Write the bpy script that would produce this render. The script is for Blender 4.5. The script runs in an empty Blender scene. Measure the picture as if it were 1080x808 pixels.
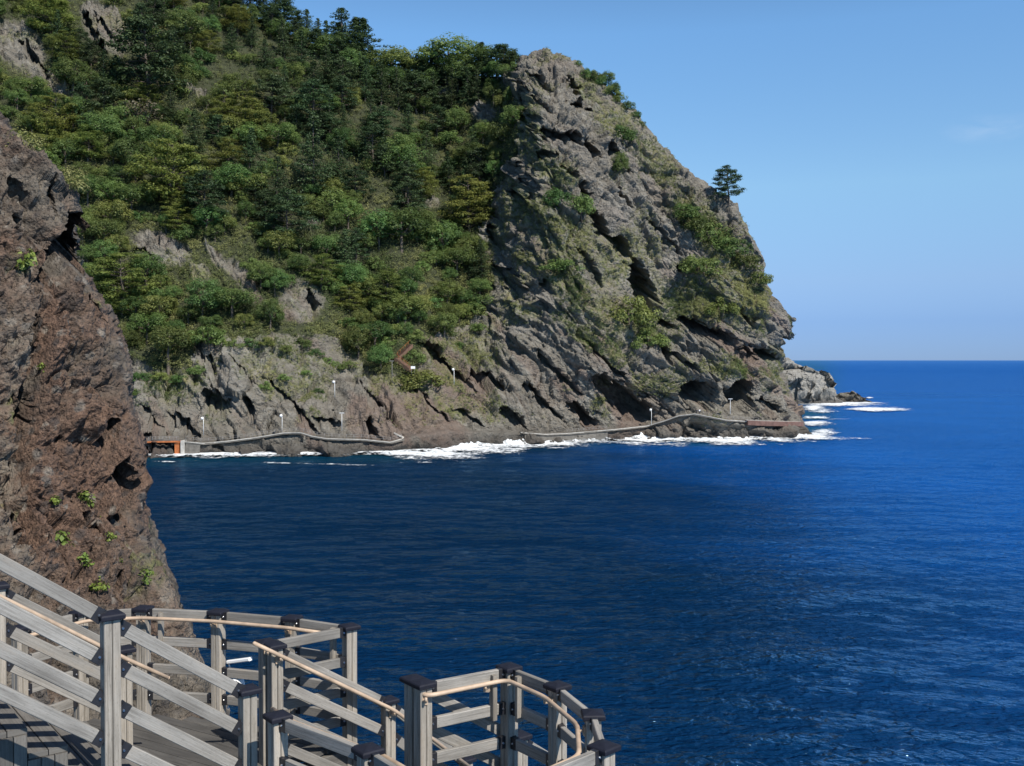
import bpy, bmesh, math, random
import numpy as np
from mathutils import Vector, Matrix

random.seed(11)
RNG = np.random.default_rng(11)
scene = bpy.context.scene
COL = scene.collection
f32 = np.float32

# ------------------------------------------------------------------ camera geometry (used to survey the photo)
F = 1080.0
EYE = 25.0
TILT = math.atan(24 / F)
CA, SA = math.cos(TILT), math.sin(TILT)


def unproj(px, py, Y):
    """point at forward distance Y that the photograph shows at px, py"""
    u = (np.asarray(px, float) - 540) / F
    v = (404 - np.asarray(py, float)) / F
    t = Y / (CA + v * SA)
    return u * t, Y + 0 * u, EYE + (v * CA - SA) * t


def depth_at_z(py, z):
    v = (404 - np.asarray(py, float)) / F
    return (z - EYE) * (CA + v * SA) / (v * CA - SA)


def at_z(px, py, z):
    Y = float(depth_at_z(py, z))
    x, y, _ = unproj(px, py, Y)
    return Vector((float(x), Y, z))


def at_y(px, py, Y):
    x, y, z = unproj(px, py, Y)
    return Vector((float(x), float(Y), float(z)))


def to_px(x, y, z):
    dy = y * CA - (z - EYE) * SA
    dz = y * SA + (z - EYE) * CA
    return 540 + F * x / dy, 404 - F * dz / dy


def interp(x, pts):
    p = np.array(pts, float)
    return np.interp(x, p[:, 0], p[:, 1])


def smooth(a, b, x):
    t = np.clip((x - a) / (b - a), 0, 1)
    return t * t * (3 - 2 * t)


# ------------------------------------------------------------------ noise
def _hash(ix, iy, iz, s):
    h = (ix.astype(np.uint32) * np.uint32(374761393) + iy.astype(np.uint32) * np.uint32(668265263)
         + iz.astype(np.uint32) * np.uint32(2246822519) + np.uint32((s * 3266489917) & 0xffffffff))
    h ^= h >> np.uint32(13)
    h *= np.uint32(1274126177)
    h ^= h >> np.uint32(16)
    return h


def vnoise(x, y, z, s=0):
    """smooth value noise, -1..1"""
    x, y, z = (np.asarray(a, f32) for a in (x, y, z))
    x, y, z = np.broadcast_arrays(x, y, z)
    fx, fy, fz = np.floor(x), np.floor(y), np.floor(z)
    ix, iy, iz = (a.astype(np.int64) for a in (fx, fy, fz))
    tx, ty, tz = x - fx, y - fy, z - fz
    tx, ty, tz = (t * t * t * (t * (t * 6 - 15) + 10) for t in (tx, ty, tz))
    out = 0
    for dx in (0, 1):
        wx = tx if dx else 1 - tx
        for dy in (0, 1):
            wy = ty if dy else 1 - ty
            for dz in (0, 1):
                wz = tz if dz else 1 - tz
                out = out + wx * wy * wz * (_hash(ix + dx, iy + dy, iz + dz, s).astype(f32) / f32(2147483648.0) - 1)
    return out


def fbm(x, y, z, octv=4, s=0, gain=.5, lac=2.03):
    a, tot, nrm = 1.0, 0, 0
    for i in range(octv):
        tot = tot + a * vnoise(x, y, z, s + i * 17)
        nrm += a
        a *= gain
        x, y, z = x * lac + 3.1, y * lac + 1.7, z * lac + 5.3
    return tot / nrm


def ridged(x, y, z, octv=4, s=0):
    a, tot, nrm = 1.0, 0, 0
    for i in range(octv):
        tot = tot + a * (1 - np.abs(vnoise(x, y, z, s + i * 31)) * 2)
        nrm += a
        a *= .5
        x, y, z = x * 2.07 + 1.3, y * 2.07 + 7.7, z * 2.07 + 2.9
    return tot / nrm


def voronoi(x, y, z, s=0):
    """F1, F2 and a random value of the nearest cell"""
    x, y, z = (np.asarray(a, f32) for a in (x, y, z))
    fx, fy, fz = np.floor(x), np.floor(y), np.floor(z)
    f1 = np.full(x.shape, 9, f32); f2 = np.full(x.shape, 9, f32); cid = np.zeros(x.shape, f32)
    for dx in (-1, 0, 1):
        for dy in (-1, 0, 1):
            for dz in (-1, 0, 1):
                cx, cy, cz = fx + dx, fy + dy, fz + dz
                ix, iy, iz = (a.astype(np.int64) for a in (cx, cy, cz))
                h = _hash(ix, iy, iz, s)
                a = (h & np.uint32(1023)).astype(f32) / 1023
                b = ((h >> np.uint32(10)) & np.uint32(1023)).astype(f32) / 1023
                c = ((h >> np.uint32(20)) & np.uint32(1023)).astype(f32) / 1023
                d = np.sqrt((cx + a - x) ** 2 + (cy + b - y) ** 2 + (cz + c - z) ** 2)
                near = d < f1
                f2 = np.where(near, f1, np.minimum(f2, d))
                cid = np.where(near, a * .5 + c * .5, cid)
                f1 = np.where(near, d, f1)
    return f1, f2, cid


def facets(x, y, z, s=0, tilt=.8, step=.6, full=0.):
    """broken rock: every cell is a block with its own face angle and height; also the distance to the joint"""
    x, y, z = (np.asarray(a, f32) for a in (x, y, z))
    fx, fy, fz = np.floor(x), np.floor(y), np.floor(z)
    f1 = np.full(x.shape, 9, f32); f2 = np.full(x.shape, 9, f32); val = np.zeros(x.shape, f32)
    for dx in (-1, 0, 1):
        for dy in (-1, 0, 1):
            for dz in (-1, 0, 1):
                cx, cy, cz = fx + dx, fy + dy, fz + dz
                ix, iy, iz = (a.astype(np.int64) for a in (cx, cy, cz))
                h = _hash(ix, iy, iz, s)
                a = (h & np.uint32(1023)).astype(f32) / 1023
                b = ((h >> np.uint32(10)) & np.uint32(1023)).astype(f32) / 1023
                c = ((h >> np.uint32(20)) & np.uint32(1023)).astype(f32) / 1023
                ox, oy, oz = x - cx - a, y - cy - b, z - cz - c
                d = np.sqrt(ox * ox + oy * oy + oz * oz)
                h2 = _hash(ix, iy, iz, s + 77)
                p = (h2 & np.uint32(1023)).astype(f32) / 511.5 - 1
                q = ((h2 >> np.uint32(10)) & np.uint32(1023)).astype(f32) / 511.5 - 1
                r = ((h2 >> np.uint32(20)) & np.uint32(1023)).astype(f32) / 1023
                near = d < f1
                f2 = np.where(near, f1, np.minimum(f2, d))
                w = ((h2 >> np.uint32(5)) & np.uint32(1023)).astype(f32) / 511.5 - 1
                val = np.where(near, (ox * p + oy * w * full + oz * q) * tilt + r * step, val)
                f1 = np.where(near, d, f1)
    return val, f2 - f1


# ------------------------------------------------------------------ materials
def new_mat(name):
    m = bpy.data.materials.new(name)
    m.use_nodes = True
    nt = m.node_tree
    nt.nodes.clear()
    out = nt.nodes.new("ShaderNodeOutputMaterial")
    b = nt.nodes.new("ShaderNodeBsdfPrincipled")
    nt.links.new(b.outputs[0], out.inputs[0])
    return m, nt, b


class N:
    """tiny wrapper for building node trees"""
    def __init__(s, nt):
        s.nt = nt

    def node(s, typ, **kw):
        n = s.nt.nodes.new(typ)
        for k, v in kw.items():
            setattr(n, k, v)
        return n

    def link(s, a, b):
        s.nt.links.new(a, b)

    def set(s, inp, v):
        if hasattr(v, "is_linked") or isinstance(v, bpy.types.NodeSocket):
            s.nt.links.new(v, inp)
        else:
            inp.default_value = v

    def noise(s, vec, scale, detail=4, rough=.55, dist=0):
        n = s.node("ShaderNodeTexNoise")
        if vec is not None:
            s.link(vec, n.inputs["Vector"])
        n.inputs["Scale"].default_value = scale
        n.inputs["Detail"].default_value = detail
        n.inputs["Roughness"].default_value = rough
        n.inputs["Distortion"].default_value = dist
        return n.outputs[0]

    def voro(s, vec, scale, feature="F1", out=0):
        n = s.node("ShaderNodeTexVoronoi", feature=feature)
        if vec is not None:
            s.link(vec, n.inputs["Vector"])
        n.inputs["Scale"].default_value = scale
        return n.outputs[out]

    def ramp(s, fac, stops):
        n = s.node("ShaderNodeValToRGB")
        e = n.color_ramp.elements
        while len(e) < len(stops):
            e.new(.5)
        for el, (p, c) in zip(e, stops):
            el.position = p
            el.color = (*c, 1) if len(c) == 3 else c
        s.link(fac, n.inputs[0])
        return n.outputs[0]

    def mapr(s, v, a, b, c=0., d=1.):
        n = s.node("ShaderNodeMapRange")
        s.set(n.inputs[0], v)
        for i, k in enumerate((a, b, c, d)):
            n.inputs[i + 1].default_value = k
        return n.outputs[0]

    def math(s, op, a, b=0.):
        n = s.node("ShaderNodeMath", operation=op)
        s.set(n.inputs[0], a)
        s.set(n.inputs[1], b)
        return n.outputs[0]

    def mix(s, fac, a, b, mode="MIX"):
        n = s.node("ShaderNodeMix", data_type="RGBA", blend_type=mode)
        s.set(n.inputs[0], fac)
        for i, v in ((6, a), (7, b)):
            if isinstance(v, tuple) and len(v) == 3:
                v = (*v, 1)
            s.set(n.inputs[i], v)
        return n.outputs[2]

    def attr(s, name, out="Fac"):
        return s.node("ShaderNodeAttribute", attribute_name=name).outputs[out]

    def bump(s, h, strength, dist, normal=None):
        n = s.node("ShaderNodeBump")
        n.inputs["Strength"].default_value = strength
        n.inputs["Distance"].default_value = dist
        s.link(h, n.inputs["Height"])
        if normal is not None:
            s.link(normal, n.inputs["Normal"])
        return n.outputs[0]

    def mapping(s, vec, scale=(1, 1, 1), rot=(0, 0, 0)):
        n = s.node("ShaderNodeMapping")
        s.link(vec, n.inputs[0])
        n.inputs["Scale"].default_value = scale
        n.inputs["Rotation"].default_value = rot
        return n.outputs[0]

    def pos(s):
        return s.node("ShaderNodeNewGeometry").outputs["Position"]

    def objco(s):
        return s.node("ShaderNodeTexCoord").outputs["Object"]


def simple_mat(name, col, rough=.6, vary=.25, scale=6., metal=0.):
    m, nt, b = new_mat(name)
    k = N(nt)
    n = k.noise(k.objco(), scale, 5)
    lo = tuple(c * (1 - vary) for c in col)
    hi = tuple(min(1, c * (1 + vary)) for c in col)
    k.link(k.ramp(n, [(.3, lo), (.7, hi)]), b.inputs["Base Color"])
    b.inputs["Roughness"].default_value = rough
    b.inputs["Metallic"].default_value = metal
    return m


def mat_headland():
    m, nt, b = new_mat("headland_rock")
    k = N(nt)
    p = k.pos()
    big = k.noise(p, .045, 4)
    mid = k.noise(p, .35, 6, .65)
    fine = k.noise(p, 1.6, 5, .7)
    c = k.ramp(mid, [(.28, (.072, .065, .053)), (.48, (.165, .150, .122)), (.72, (.292, .272, .228))])
    c = k.mix(k.mapr(big, .45, .75), c, (.18, .158, .125))
    c = k.mix(k.math("MULTIPLY", k.attr("red"), .55), c, k.ramp(fine, [(.3, (.11, .066, .048)), (.7, (.235, .15, .112))]))
    c = k.mix(k.mapr(k.voro(p, .8), .0, .5, .35, 0), c, (.07, .064, .058))
    c = k.mix(k.attr("pale"), c, k.ramp(fine, [(.3, (.22, .21, .19)), (.7, (.37, .355, .32))]))
    # lichen and grass clinging to the ledges
    g = k.noise(p, .55, 5, .7)
    gcol = k.ramp(k.noise(p, .22, 4), [(.3, (.07, .10, .024)), (.5, (.15, .165, .042)), (.7, (.25, .215, .085))])
    gm = k.math("MULTIPLY", k.attr("veg"), k.mapr(g, .38, .6, 0, .8))
    c = k.mix(gm, c, gcol)
    soil = k.ramp(fine, [(.3, (.025, .033, .012)), (.7, (.055, .06, .022))])
    c = k.mix(k.attr("forest"), c, soil)
    # wet black zone just above the water
    z = k.node("ShaderNodeSeparateXYZ")
    k.link(p, z.inputs[0])
    wet = k.mapr(k.math("ADD", z.outputs[2], k.math("MULTIPLY", mid, -3.)), -.5, 4.2, .72, 0)
    c = k.mix(wet, c, (.035, .03, .027))
    k.link(c, b.inputs["Base Color"])
    b.inputs["Roughness"].default_value = .9
    h = k.math("ADD", k.math("MULTIPLY", mid, 1.), k.math("MULTIPLY", fine, .45))
    h = k.math("ADD", h, k.math("MULTIPLY", k.voro(p, .9, "DISTANCE_TO_EDGE"), .5))
    k.link(k.bump(h, 1., 1.5), b.inputs["Normal"])
    return m


def mat_cliff():
    m, nt, b = new_mat("near_cliff_rock")
    k = N(nt)
    p = k.pos()
    big = k.noise(p, .32, 4, .6)
    mid = k.noise(p, 1.6, 6, .7)
    fine = k.noise(p, 9, 5, .7)
    c = k.ramp(mid, [(.28, (.026, .022, .017)), (.47, (.10, .084, .064)), (.72, (.21, .182, .145))])
    red = k.ramp(fine, [(.32, (.042, .021, .013)), (.5, (.140, .078, .049)), (.7, (.25, .155, .104))])
    c = k.mix(k.math("MULTIPLY", k.mapr(big, .42, .6), .8), c, red)
    c = k.mix(k.math("MULTIPLY", k.attr("red"), .8), c, red)
    # clasts: pale, rusty and black lumps in the matrix
    v = k.node("ShaderNodeTexVoronoi")
    k.link(p, v.inputs["Vector"])
    v.inputs["Scale"].default_value = 4.2
    hs = k.node("ShaderNodeSeparateColor")
    k.link(v.outputs["Color"], hs.inputs[0])
    inside = k.mapr(v.outputs[0], .3, .55, 1, 0)
    pale = k.math("MULTIPLY", inside, k.mapr(hs.outputs[0], .78, .84))
    c = k.mix(k.math("MULTIPLY", pale, .75), c, (.27, .24, .20))
    dark = k.math("MULTIPLY", inside, k.mapr(hs.outputs[1], .66, .72))
    c = k.mix(k.math("MULTIPLY", dark, .7), c, (.045, .041, .04))
    c = k.mix(k.mapr(fine, .3, .7, .3, 0), c, (.04, .034, .03))
    c = k.mix(k.math("MULTIPLY", k.attr("pale"), k.mapr(mid, .4, .7)), c, (.21, .18, .14))
    gm = k.math("MULTIPLY", k.attr("veg"), k.mapr(k.noise(p, 4, 4), .42, .58))
    c = k.mix(gm, c, k.ramp(fine, [(.3, (.07, .085, .02)), (.7, (.2, .19, .075))]))
    k.link(c, b.inputs["Base Color"])
    b.inputs["Roughness"].default_value = .92
    h = k.math("ADD", k.math("MULTIPLY", mid, .6), k.math("MULTIPLY", fine, .35))
    h = k.math("ADD", h, k.math("MULTIPLY", k.voro(p, 5.5), -.35))
    h = k.math("ADD", h, k.math("MULTIPLY", k.voro(p, 17), -.15))
    h = k.math("ADD", h, k.math("MULTIPLY", k.noise(p, 34, 3, .6), .12))
    k.link(k.bump(h, 1., .26), b.inputs["Normal"])
    return m


def mat_leaf(name, lo, hi, hue=.03, val=.25, trans=.18):
    m, nt, b = new_mat(name)
    k = N(nt)
    oi = k.node("ShaderNodeObjectInfo")
    t = k.attr("tint")
    c = k.ramp(t, [(0., lo), (1., hi)])
    hsv = k.node("ShaderNodeHueSaturation")
    k.link(c, hsv.inputs["Color"])
    k.link(k.mapr(oi.outputs["Random"], 0, 1, .5 - hue, .5 + hue), hsv.inputs["Hue"])
    k.link(k.mapr(k.math("FRACT", k.math("MULTIPLY", oi.outputs["Random"], 7.31)), 0, 1, 1 - val, 1 + val), hsv.inputs["Value"])
    k.link(hsv.outputs[0], b.inputs["Base Color"])
    b.inputs["Roughness"].default_value = .55
    b.inputs["Specular IOR Level"].default_value = .3
    if trans:
        tr = k.node("ShaderNodeBsdfTranslucent")
        k.link(hsv.outputs[0], tr.inputs[0])
        mx = k.node("ShaderNodeMixShader")
        mx.inputs[0].default_value = trans
        k.link(b.outputs[0], mx.inputs[1])
        k.link(tr.outputs[0], mx.inputs[2])
        out = [n for n in nt.nodes if n.type == "OUTPUT_MATERIAL"][0]
        k.link(mx.outputs[0], out.inputs[0])
    return m


def mat_wood(name, lo, hi, rough=.75):
    """weathered timber; the UV runs along each board in metres"""
    m, nt, b = new_mat(name)
    k = N(nt)
    uv = k.node("ShaderNodeUVMap").outputs[0]
    streak = k.noise(k.mapping(uv, (2.2, 75, 1)), 1, 6, .65, .3)
    broad = k.noise(k.mapping(uv, (1.2, 5, 1)), 1.3, 4)
    speck = k.noise(k.mapping(uv, (30, 160, 1)), 1, 3)
    per = k.attr("tint")
    f = k.math("ADD", k.math("MULTIPLY", streak, .5), k.math("MULTIPLY", broad, .5))
    c = k.ramp(f, [(.38, tuple(x * .8 for x in lo)), (.52, tuple((x + y) / 2 for x, y in zip(lo, hi))), (.64, hi)])
    c = k.mix(k.mapr(per, 0, 1, 0, .5), c, tuple(x * .58 for x in lo))
    c = k.mix(k.mapr(broad, .58, .72, 0, .45), c, (lo[0] * 1.15, lo[1] * .98, lo[2] * .78))
    c = k.mix(k.mapr(speck, .25, .43, .7, 0), c, tuple(x * .4 for x in lo))
    k.link(c, b.inputs["Base Color"])
    b.inputs["Roughness"].default_value = rough
    k.link(k.bump(streak, .35, .004), b.inputs["Normal"])
    return m


def mat_sea():
    m, nt, b = new_mat("sea_water")
    k = N(nt)
    p = k.pos()
    shore = k.attr("shore")
    w1 = k.noise(k.mapping(p, (.16, .3, 1), (0, 0, .3)), 1, 3, .5, .3)
    w2 = k.noise(k.mapping(p, (.85, 1.3, 1), (0, 0, -.3)), 1, 2.5, .5, .5)
    w3 = k.noise(k.mapping(p, (1.9, 2.9, 1), (0, 0, .25)), 1, 4, .6)
    h = k.math("ADD", k.math("MULTIPLY", w1, .55), k.math("MULTIPLY", w2, .95))
    h = k.math("ADD", h, k.math("MULTIPLY", w3, .25))
    k.link(k.bump(h, 1, .82), b.inputs["Normal"])
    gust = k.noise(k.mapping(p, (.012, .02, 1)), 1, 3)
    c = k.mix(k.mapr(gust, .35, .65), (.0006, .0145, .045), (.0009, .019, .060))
    c = k.mix(k.attr("open"), c, k.mix(k.mapr(gust, .35, .65), (.0018, .060, .25), (.0026, .074, .30)))  # brighter blue base paints in the sky's reflection away from the headland
    c = k.mix(k.math("MULTIPLY", shore, .9), c, (.005, .058, .078))
    ln = k.node("ShaderNodeVectorMath", operation="LENGTH")
    k.link(p, ln.inputs[0])
    bn = b.inputs["Normal"].links[0].from_socket
    nt.nodes.remove(b)
    dif = k.node("ShaderNodeBsdfDiffuse")
    k.link(c, dif.inputs[0])
    glo = k.node("ShaderNodeBsdfGlossy")
    glo.inputs["Color"].default_value = (.42, .72, 1, 1)
    # distant water is a crowd of unresolved wavelets: rougher, and less of a mirror
    k.link(k.mapr(ln.outputs["Value"], 80, 900, .05, .3), glo.inputs["Roughness"])
    fr = k.node("ShaderNodeFresnel")
    fr.inputs["IOR"].default_value = 1.333
    for q in (dif, glo, fr):
        k.link(bn, q.inputs["Normal"])
    mx = k.node("ShaderNodeMixShader")
    k.link(k.math("MULTIPLY", fr.outputs[0], k.mapr(ln.outputs["Value"], 150, 2500, .84, .46)), mx.inputs[0])
    k.link(dif.outputs[0], mx.inputs[1])
    k.link(glo.outputs[0], mx.inputs[2])
    out = [n for n in nt.nodes if n.type == "OUTPUT_MATERIAL"][0]
    k.link(mx.outputs[0], out.inputs[0])
    return m


def mat_foam():
    """lacy: the froth thins out through holes into the water below"""
    m, nt, b = new_mat("surf_foam")
    k = N(nt)
    p = k.pos()
    n = k.noise(p, 1.1, 5, .7)
    lace = k.noise(k.mapping(p, (1, .7, 1)), .75, 6, .72, .6)
    cells = k.voro(k.mapping(p, (1, .6, 1)), 1.3, "DISTANCE_TO_EDGE")
    k.link(k.ramp(n, [(.3, (.55, .62, .65)), (.55, (.8, .82, .83))]), b.inputs["Base Color"])
    b.inputs["Roughness"].default_value = .8
    k.link(k.bump(n, .6, .3), b.inputs["Normal"])
    d = k.math("ADD", k.attr("dens"), k.math("MULTIPLY", k.math("SUBTRACT", lace, .5), 2.6))
    d = k.math("SUBTRACT", d, k.math("MULTIPLY", cells, .35))
    tr = k.node("ShaderNodeBsdfTransparent")
    mx = k.node("ShaderNodeMixShader")
    k.link(k.mapr(d, .25, .75), mx.inputs[0])
    k.link(tr.outputs[0], mx.inputs[1])
    k.link(b.outputs[0], mx.inputs[2])
    out = [q for q in nt.nodes if q.type == "OUTPUT_MATERIAL"][0]
    k.link(mx.outputs[0], out.inputs[0])
    return m


M = {}
M["headland"] = mat_headland()
M["cliff"] = mat_cliff()
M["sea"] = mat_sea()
M["foam"] = mat_foam()
M["conifer"] = mat_leaf("conifer_needles", (.022, .045, .019), (.082, .125, .048), .02, .25, .28)
M["layered"] = mat_leaf("layered_foliage", (.09, .125, .03), (.26, .29, .075), .022, .2, .42)
M["round"] = mat_leaf("broad_leaves", (.072, .125, .036), (.205, .275, .085), .035, .3, .45)
M["bright"] = mat_leaf("bright_leaves", (.11, .165, .04), (.27, .32, .10), .03, .22, .42)
M["scrub"] = mat_leaf("dry_scrub", (.07, .058, .034), (.17, .14, .085), .02, .2)
M["cover"] = mat_leaf("slope_ground_cover", (.06, .10, .03), (.34, .335, .13), .0, .0, .4)
M["fresh"] = mat_leaf("fresh_rock_plant", (.07, .115, .02), (.20, .26, .055), .02, .2)
M["bark"] = simple_mat("tree_bark", (.10, .08, .062), .9, .4, 2)
M["wood"] = mat_wood("weathered_grey_timber", (.215, .19, .155), (.47, .425, .36))
M["rail_wood"] = mat_wood("weathered_rail_timber", (.19, .175, .152), (.40, .378, .34))
M["deck_wood"] = mat_wood("weathered_deck_timber", (.06, .056, .05), (.125, .117, .105))
M["tread_wood"] = mat_wood("weathered_tread_timber", (.10, .092, .081), (.21, .195, .172))
M["handrail"] = simple_mat("beige_handrail", (.43, .32, .225), .55, .28, 7)
M["cap"] = simple_mat("navy_black_cap", (.014, .015, .023), .6, .2, 30)
for _n in M["cap"].node_tree.nodes:
    if _n.type == "BSDF_PRINCIPLED":
        _n.inputs["Specular IOR Level"].default_value = .2
M["bracket"] = simple_mat("black_bracket", (.018, .018, .021), .45, .25, 40)
M["steel"] = simple_mat("bright_bolt_steel", (.55, .55, .55), .3, .1, 30, 1.)
M["white"] = simple_mat("white_paint", (.8, .8, .78), .5, .06, 4)
M["offwhite"] = simple_mat("aged_white_concrete", (.40, .375, .33), .85, .25, .8)
M["concrete"] = simple_mat("grey_path_concrete", (.13, .118, .1), .9, .35, .9)
M["redwall"] = simple_mat("red_brown_wall", (.135, .075, .06), .9, .35, .9)
M["redsteps"] = simple_mat("red_brown_steps", (.15, .085, .055), .9, .3, .9)
M["rust"] = simple_mat("rust_orange_steel", (.36, .11, .03), .8, .4, .9)
M["greymetal"] = simple_mat("grey_railing_metal", (.22, .21, .2), .5, .2, 3)
M["skin"] = simple_mat("skin", (.45, .28, .2), .6, .05, 5)
M["hair"] = simple_mat("black_hair", (.015, .012, .011), .6, .1, 5)
M["dark_cloth"] = simple_mat("dark_cloth", (.03, .03, .04), .85, .2, 5)
M["white_cloth"] = simple_mat("white_cloth", (.75, .75, .75), .85, .05, 5)


# ------------------------------------------------------------------ object helpers
def tag(o, label=None, cat=None, group=None, kind=None):
    for kk, v in (("label", label), ("category", cat), ("group", group), ("kind", kind)):
        if v:
            o[kk] = v
    return o


def empty(name, loc=(0, 0, 0), rz=0., label=None, cat=None, group=None):
    o = bpy.data.objects.new(name, None)
    o.location = loc
    o.rotation_euler = (0, 0, rz)
    o.empty_display_size = .2
    COL.objects.link(o)
    return tag(o, label, cat, group)


def link_mesh(name, me, mats, parent=None, world=True):
    for m in (mats if isinstance(mats, (list, tuple)) else [mats]):
        me.materials.append(m)
    o = bpy.data.objects.new(name, me)
    COL.objects.link(o)
    if parent is not None:
        o.parent = parent
        if world:   # geometry given in world space: undo every parent's placement
            mat = Matrix.Identity(4)
            q = parent
            chain = []
            while q is not None:
                chain.append(Matrix.Translation(q.location) @ q.rotation_euler.to_matrix().to_4x4())
                q = q.parent
            for c in reversed(chain):
                mat = mat @ c
            me.transform(mat.inverted())
    return o


def np_mesh(name, verts, quads, attrs=None, smooth_shade=True):
    me = bpy.data.meshes.new(name)
    verts = np.asarray(verts, f32)
    quads = np.asarray(quads, np.int32)
    n = quads.shape[1]
    me.vertices.add(len(verts))
    me.vertices.foreach_set("co", verts.ravel())
    me.loops.add(quads.size)
    me.loops.foreach_set("vertex_index", quads.ravel())
    me.polygons.add(len(quads))
    me.polygons.foreach_set("loop_start", np.arange(0, quads.size, n, dtype=np.int32))
    me.update(calc_edges=True)
    me.validate()
    for kk, v in (attrs or {}).items():
        a = me.attributes.new(kk, "FLOAT", "POINT")
        a.data.foreach_set("value", np.asarray(v, f32).ravel())
    if smooth_shade:
        me.polygons.foreach_set("use_smooth", np.ones(len(me.polygons), bool))
    me.update()
    return me


def grid_quads(nr, nc):
    i = np.arange(nr * nc).reshape(nr, nc)
    return np.stack([i[:-1, :-1], i[:-1, 1:], i[1:, 1:], i[1:, :-1]], -1).reshape(-1, 4)


class MB:
    """collects boards and tubes with a UV that runs along each piece, in metres"""
    def __init__(s):
        s.v, s.f, s.uv, s.t, s.sm = [], [], [], [], []

    def _face(s, idx, uvs, t, sm=False):
        s.f.append(idx); s.uv.append(uvs); s.t.append(t); s.sm.append(sm)

    def board(s, a, b, w, h, up=(0, 0, 1), bev=.004, tint=None):
        """board from a to b, h along up, w across"""
        a, b = Vector(a), Vector(b)
        d = (b - a)
        L = d.length
        d.normalize()
        side = d.cross(Vector(up)).normalized()
        upv = side.cross(d).normalized()
        t = random.random() if tint is None else tint
        ou, ov = random.uniform(0, 40), random.uniform(0, 40)
        bv = min(bev, w * .3, h * .3)
        prof = [(-w/2+bv, -h/2), (w/2-bv, -h/2), (w/2, -h/2+bv), (w/2, h/2-bv), (w/2-bv, h/2), (-w/2+bv, h/2), (-w/2, h/2-bv), (-w/2, -h/2+bv)]
        n = len(prof)
        base = len(s.v)
        for p in (a, b):
            for (x, z) in prof:
                s.v.append(p + side * x + upv * z)
        acc = 0
        for i in range(n):
            j = (i + 1) % n
            wd = math.dist(prof[i], prof[j])
            s._face((base+i, base+j, base+n+j, base+n+i), [(ou, ov+acc), (ou, ov+acc+wd), (ou+L, ov+acc+wd), (ou+L, ov+acc)], t)
            acc += wd
        s._face(tuple(base+i for i in reversed(range(n))), [(ou+.01*prof[i][0], ov+prof[i][1]) for i in reversed(range(n))], min(1, t+.25))
        s._face(tuple(base+n+i for i in range(n)), [(ou+.01*prof[i][0], ov+prof[i][1]) for i in range(n)], min(1, t+.25))

    def box(s, c, sx, sy, sz, rz=0., tint=None, bev=.004):
        c = Vector(c)
        ax = Vector((math.cos(rz), math.sin(rz), 0))
        s.board(c - ax * sx / 2, c + ax * sx / 2, sy, sz, (0, 0, 1), bev, tint)

    def tube(s, pts, r, n=12, cap=True, tint=0., r1=None):
        pts = [Vector(p) for p in pts]
        base = len(s.v)
        m = len(pts)
        for i, p in enumerate(pts):
            d = (pts[min(i+1, m-1)] - pts[max(i-1, 0)]).normalized()
            ref = Vector((0, 0, 1)) if abs(d.z) < .9 else Vector((1, 0, 0))
            sd = d.cross(ref).normalized()
            up = sd.cross(d)
            rr = r if r1 is None else r + (r1 - r) * i / max(1, m - 1)
            for k in range(n):
                a = 2 * math.pi * k / n
                s.v.append(p + (sd * math.cos(a) + up * math.sin(a)) * rr)
        for i in range(m - 1):
            for k in range(n):
                k2 = (k + 1) % n
                s._face((base+i*n+k, base+(i+1)*n+k, base+(i+1)*n+k2, base+i*n+k2), [(i, k/n), (i+1, k/n), (i+1, (k+1)/n), (i, (k+1)/n)], tint, True)
        if cap:
            s._face(tuple(base+k for k in range(n)), [(0, 0)] * n, tint)
            s._face(tuple(base+(m-1)*n+k for k in reversed(range(n))), [(0, 0)] * n, tint)

    def sphere(s, c, r, n=10, m=7, sc=(1, 1, 1), tint=0.):
        c = Vector(c)
        base = len(s.v)
        for i in range(m + 1):
            th = math.pi * i / m
            for k in range(n):
                a = 2 * math.pi * k / n
                s.v.append(c + Vector((math.sin(th)*math.cos(a)*sc[0], math.sin(th)*math.sin(a)*sc[1], math.cos(th)*sc[2])) * r)
        for i in range(m):
            for k in range(n):
                k2 = (k + 1) % n
                q = (base+i*n+k, base+(i+1)*n+k, base+(i+1)*n+k2, base+i*n+k2)
                s._face(q, [(0, 0)] * 4, tint, True)

    def poly_prism(s, pts, z0, z1, tint=.3):
        n = len(pts)
        base = len(s.v)
        for z in (z0, z1):
            for p in pts:
                s.v.append(Vector((p[0], p[1], z)))
        s._face(tuple(base+i for i in reversed(range(n))), [(pts[i][0], pts[i][1]) for i in reversed(range(n))], tint)
        s._face(tuple(base+n+i for i in range(n)), [(pts[i][0], pts[i][1]) for i in range(n)], tint)
        for i in range(n):
            j = (i + 1) % n
            s._face((base+i, base+j, base+n+j, base+n+i), [(0, 0), (1, 0), (1, 1), (0, 1)], tint)

    def build(s, name, mat, parent=None, world=True):
        me = bpy.data.meshes.new(name)
        me.from_pydata([tuple(v) for v in s.v], [], s.f)
        uvl = me.uv_layers.new(name="UVMap")
        uvl.data.foreach_set("uv", np.array([c for fc in s.uv for c in fc], f32).ravel())
        at = me.attributes.new("tint", "FLOAT", "FACE")
        at.data.foreach_set("value", np.array(s.t, f32))
        me.polygons.foreach_set("use_smooth", np.array(s.sm, bool))
        me.update()
        return link_mesh(name, me, mat, parent, world)


# ------------------------------------------------------------------ camera, sky, sun
cam = bpy.data.cameras.new("camera")
cam.sensor_width = 36
cam.lens = 36.0
cam.clip_end = 200000
cam.clip_start = .1
camo = bpy.data.objects.new("camera", cam)
camo.location = (0, 0, EYE)
camo.rotation_euler = (math.pi / 2 - TILT, 0, 0)
COL.objects.link(camo)
scene.camera = camo

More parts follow.
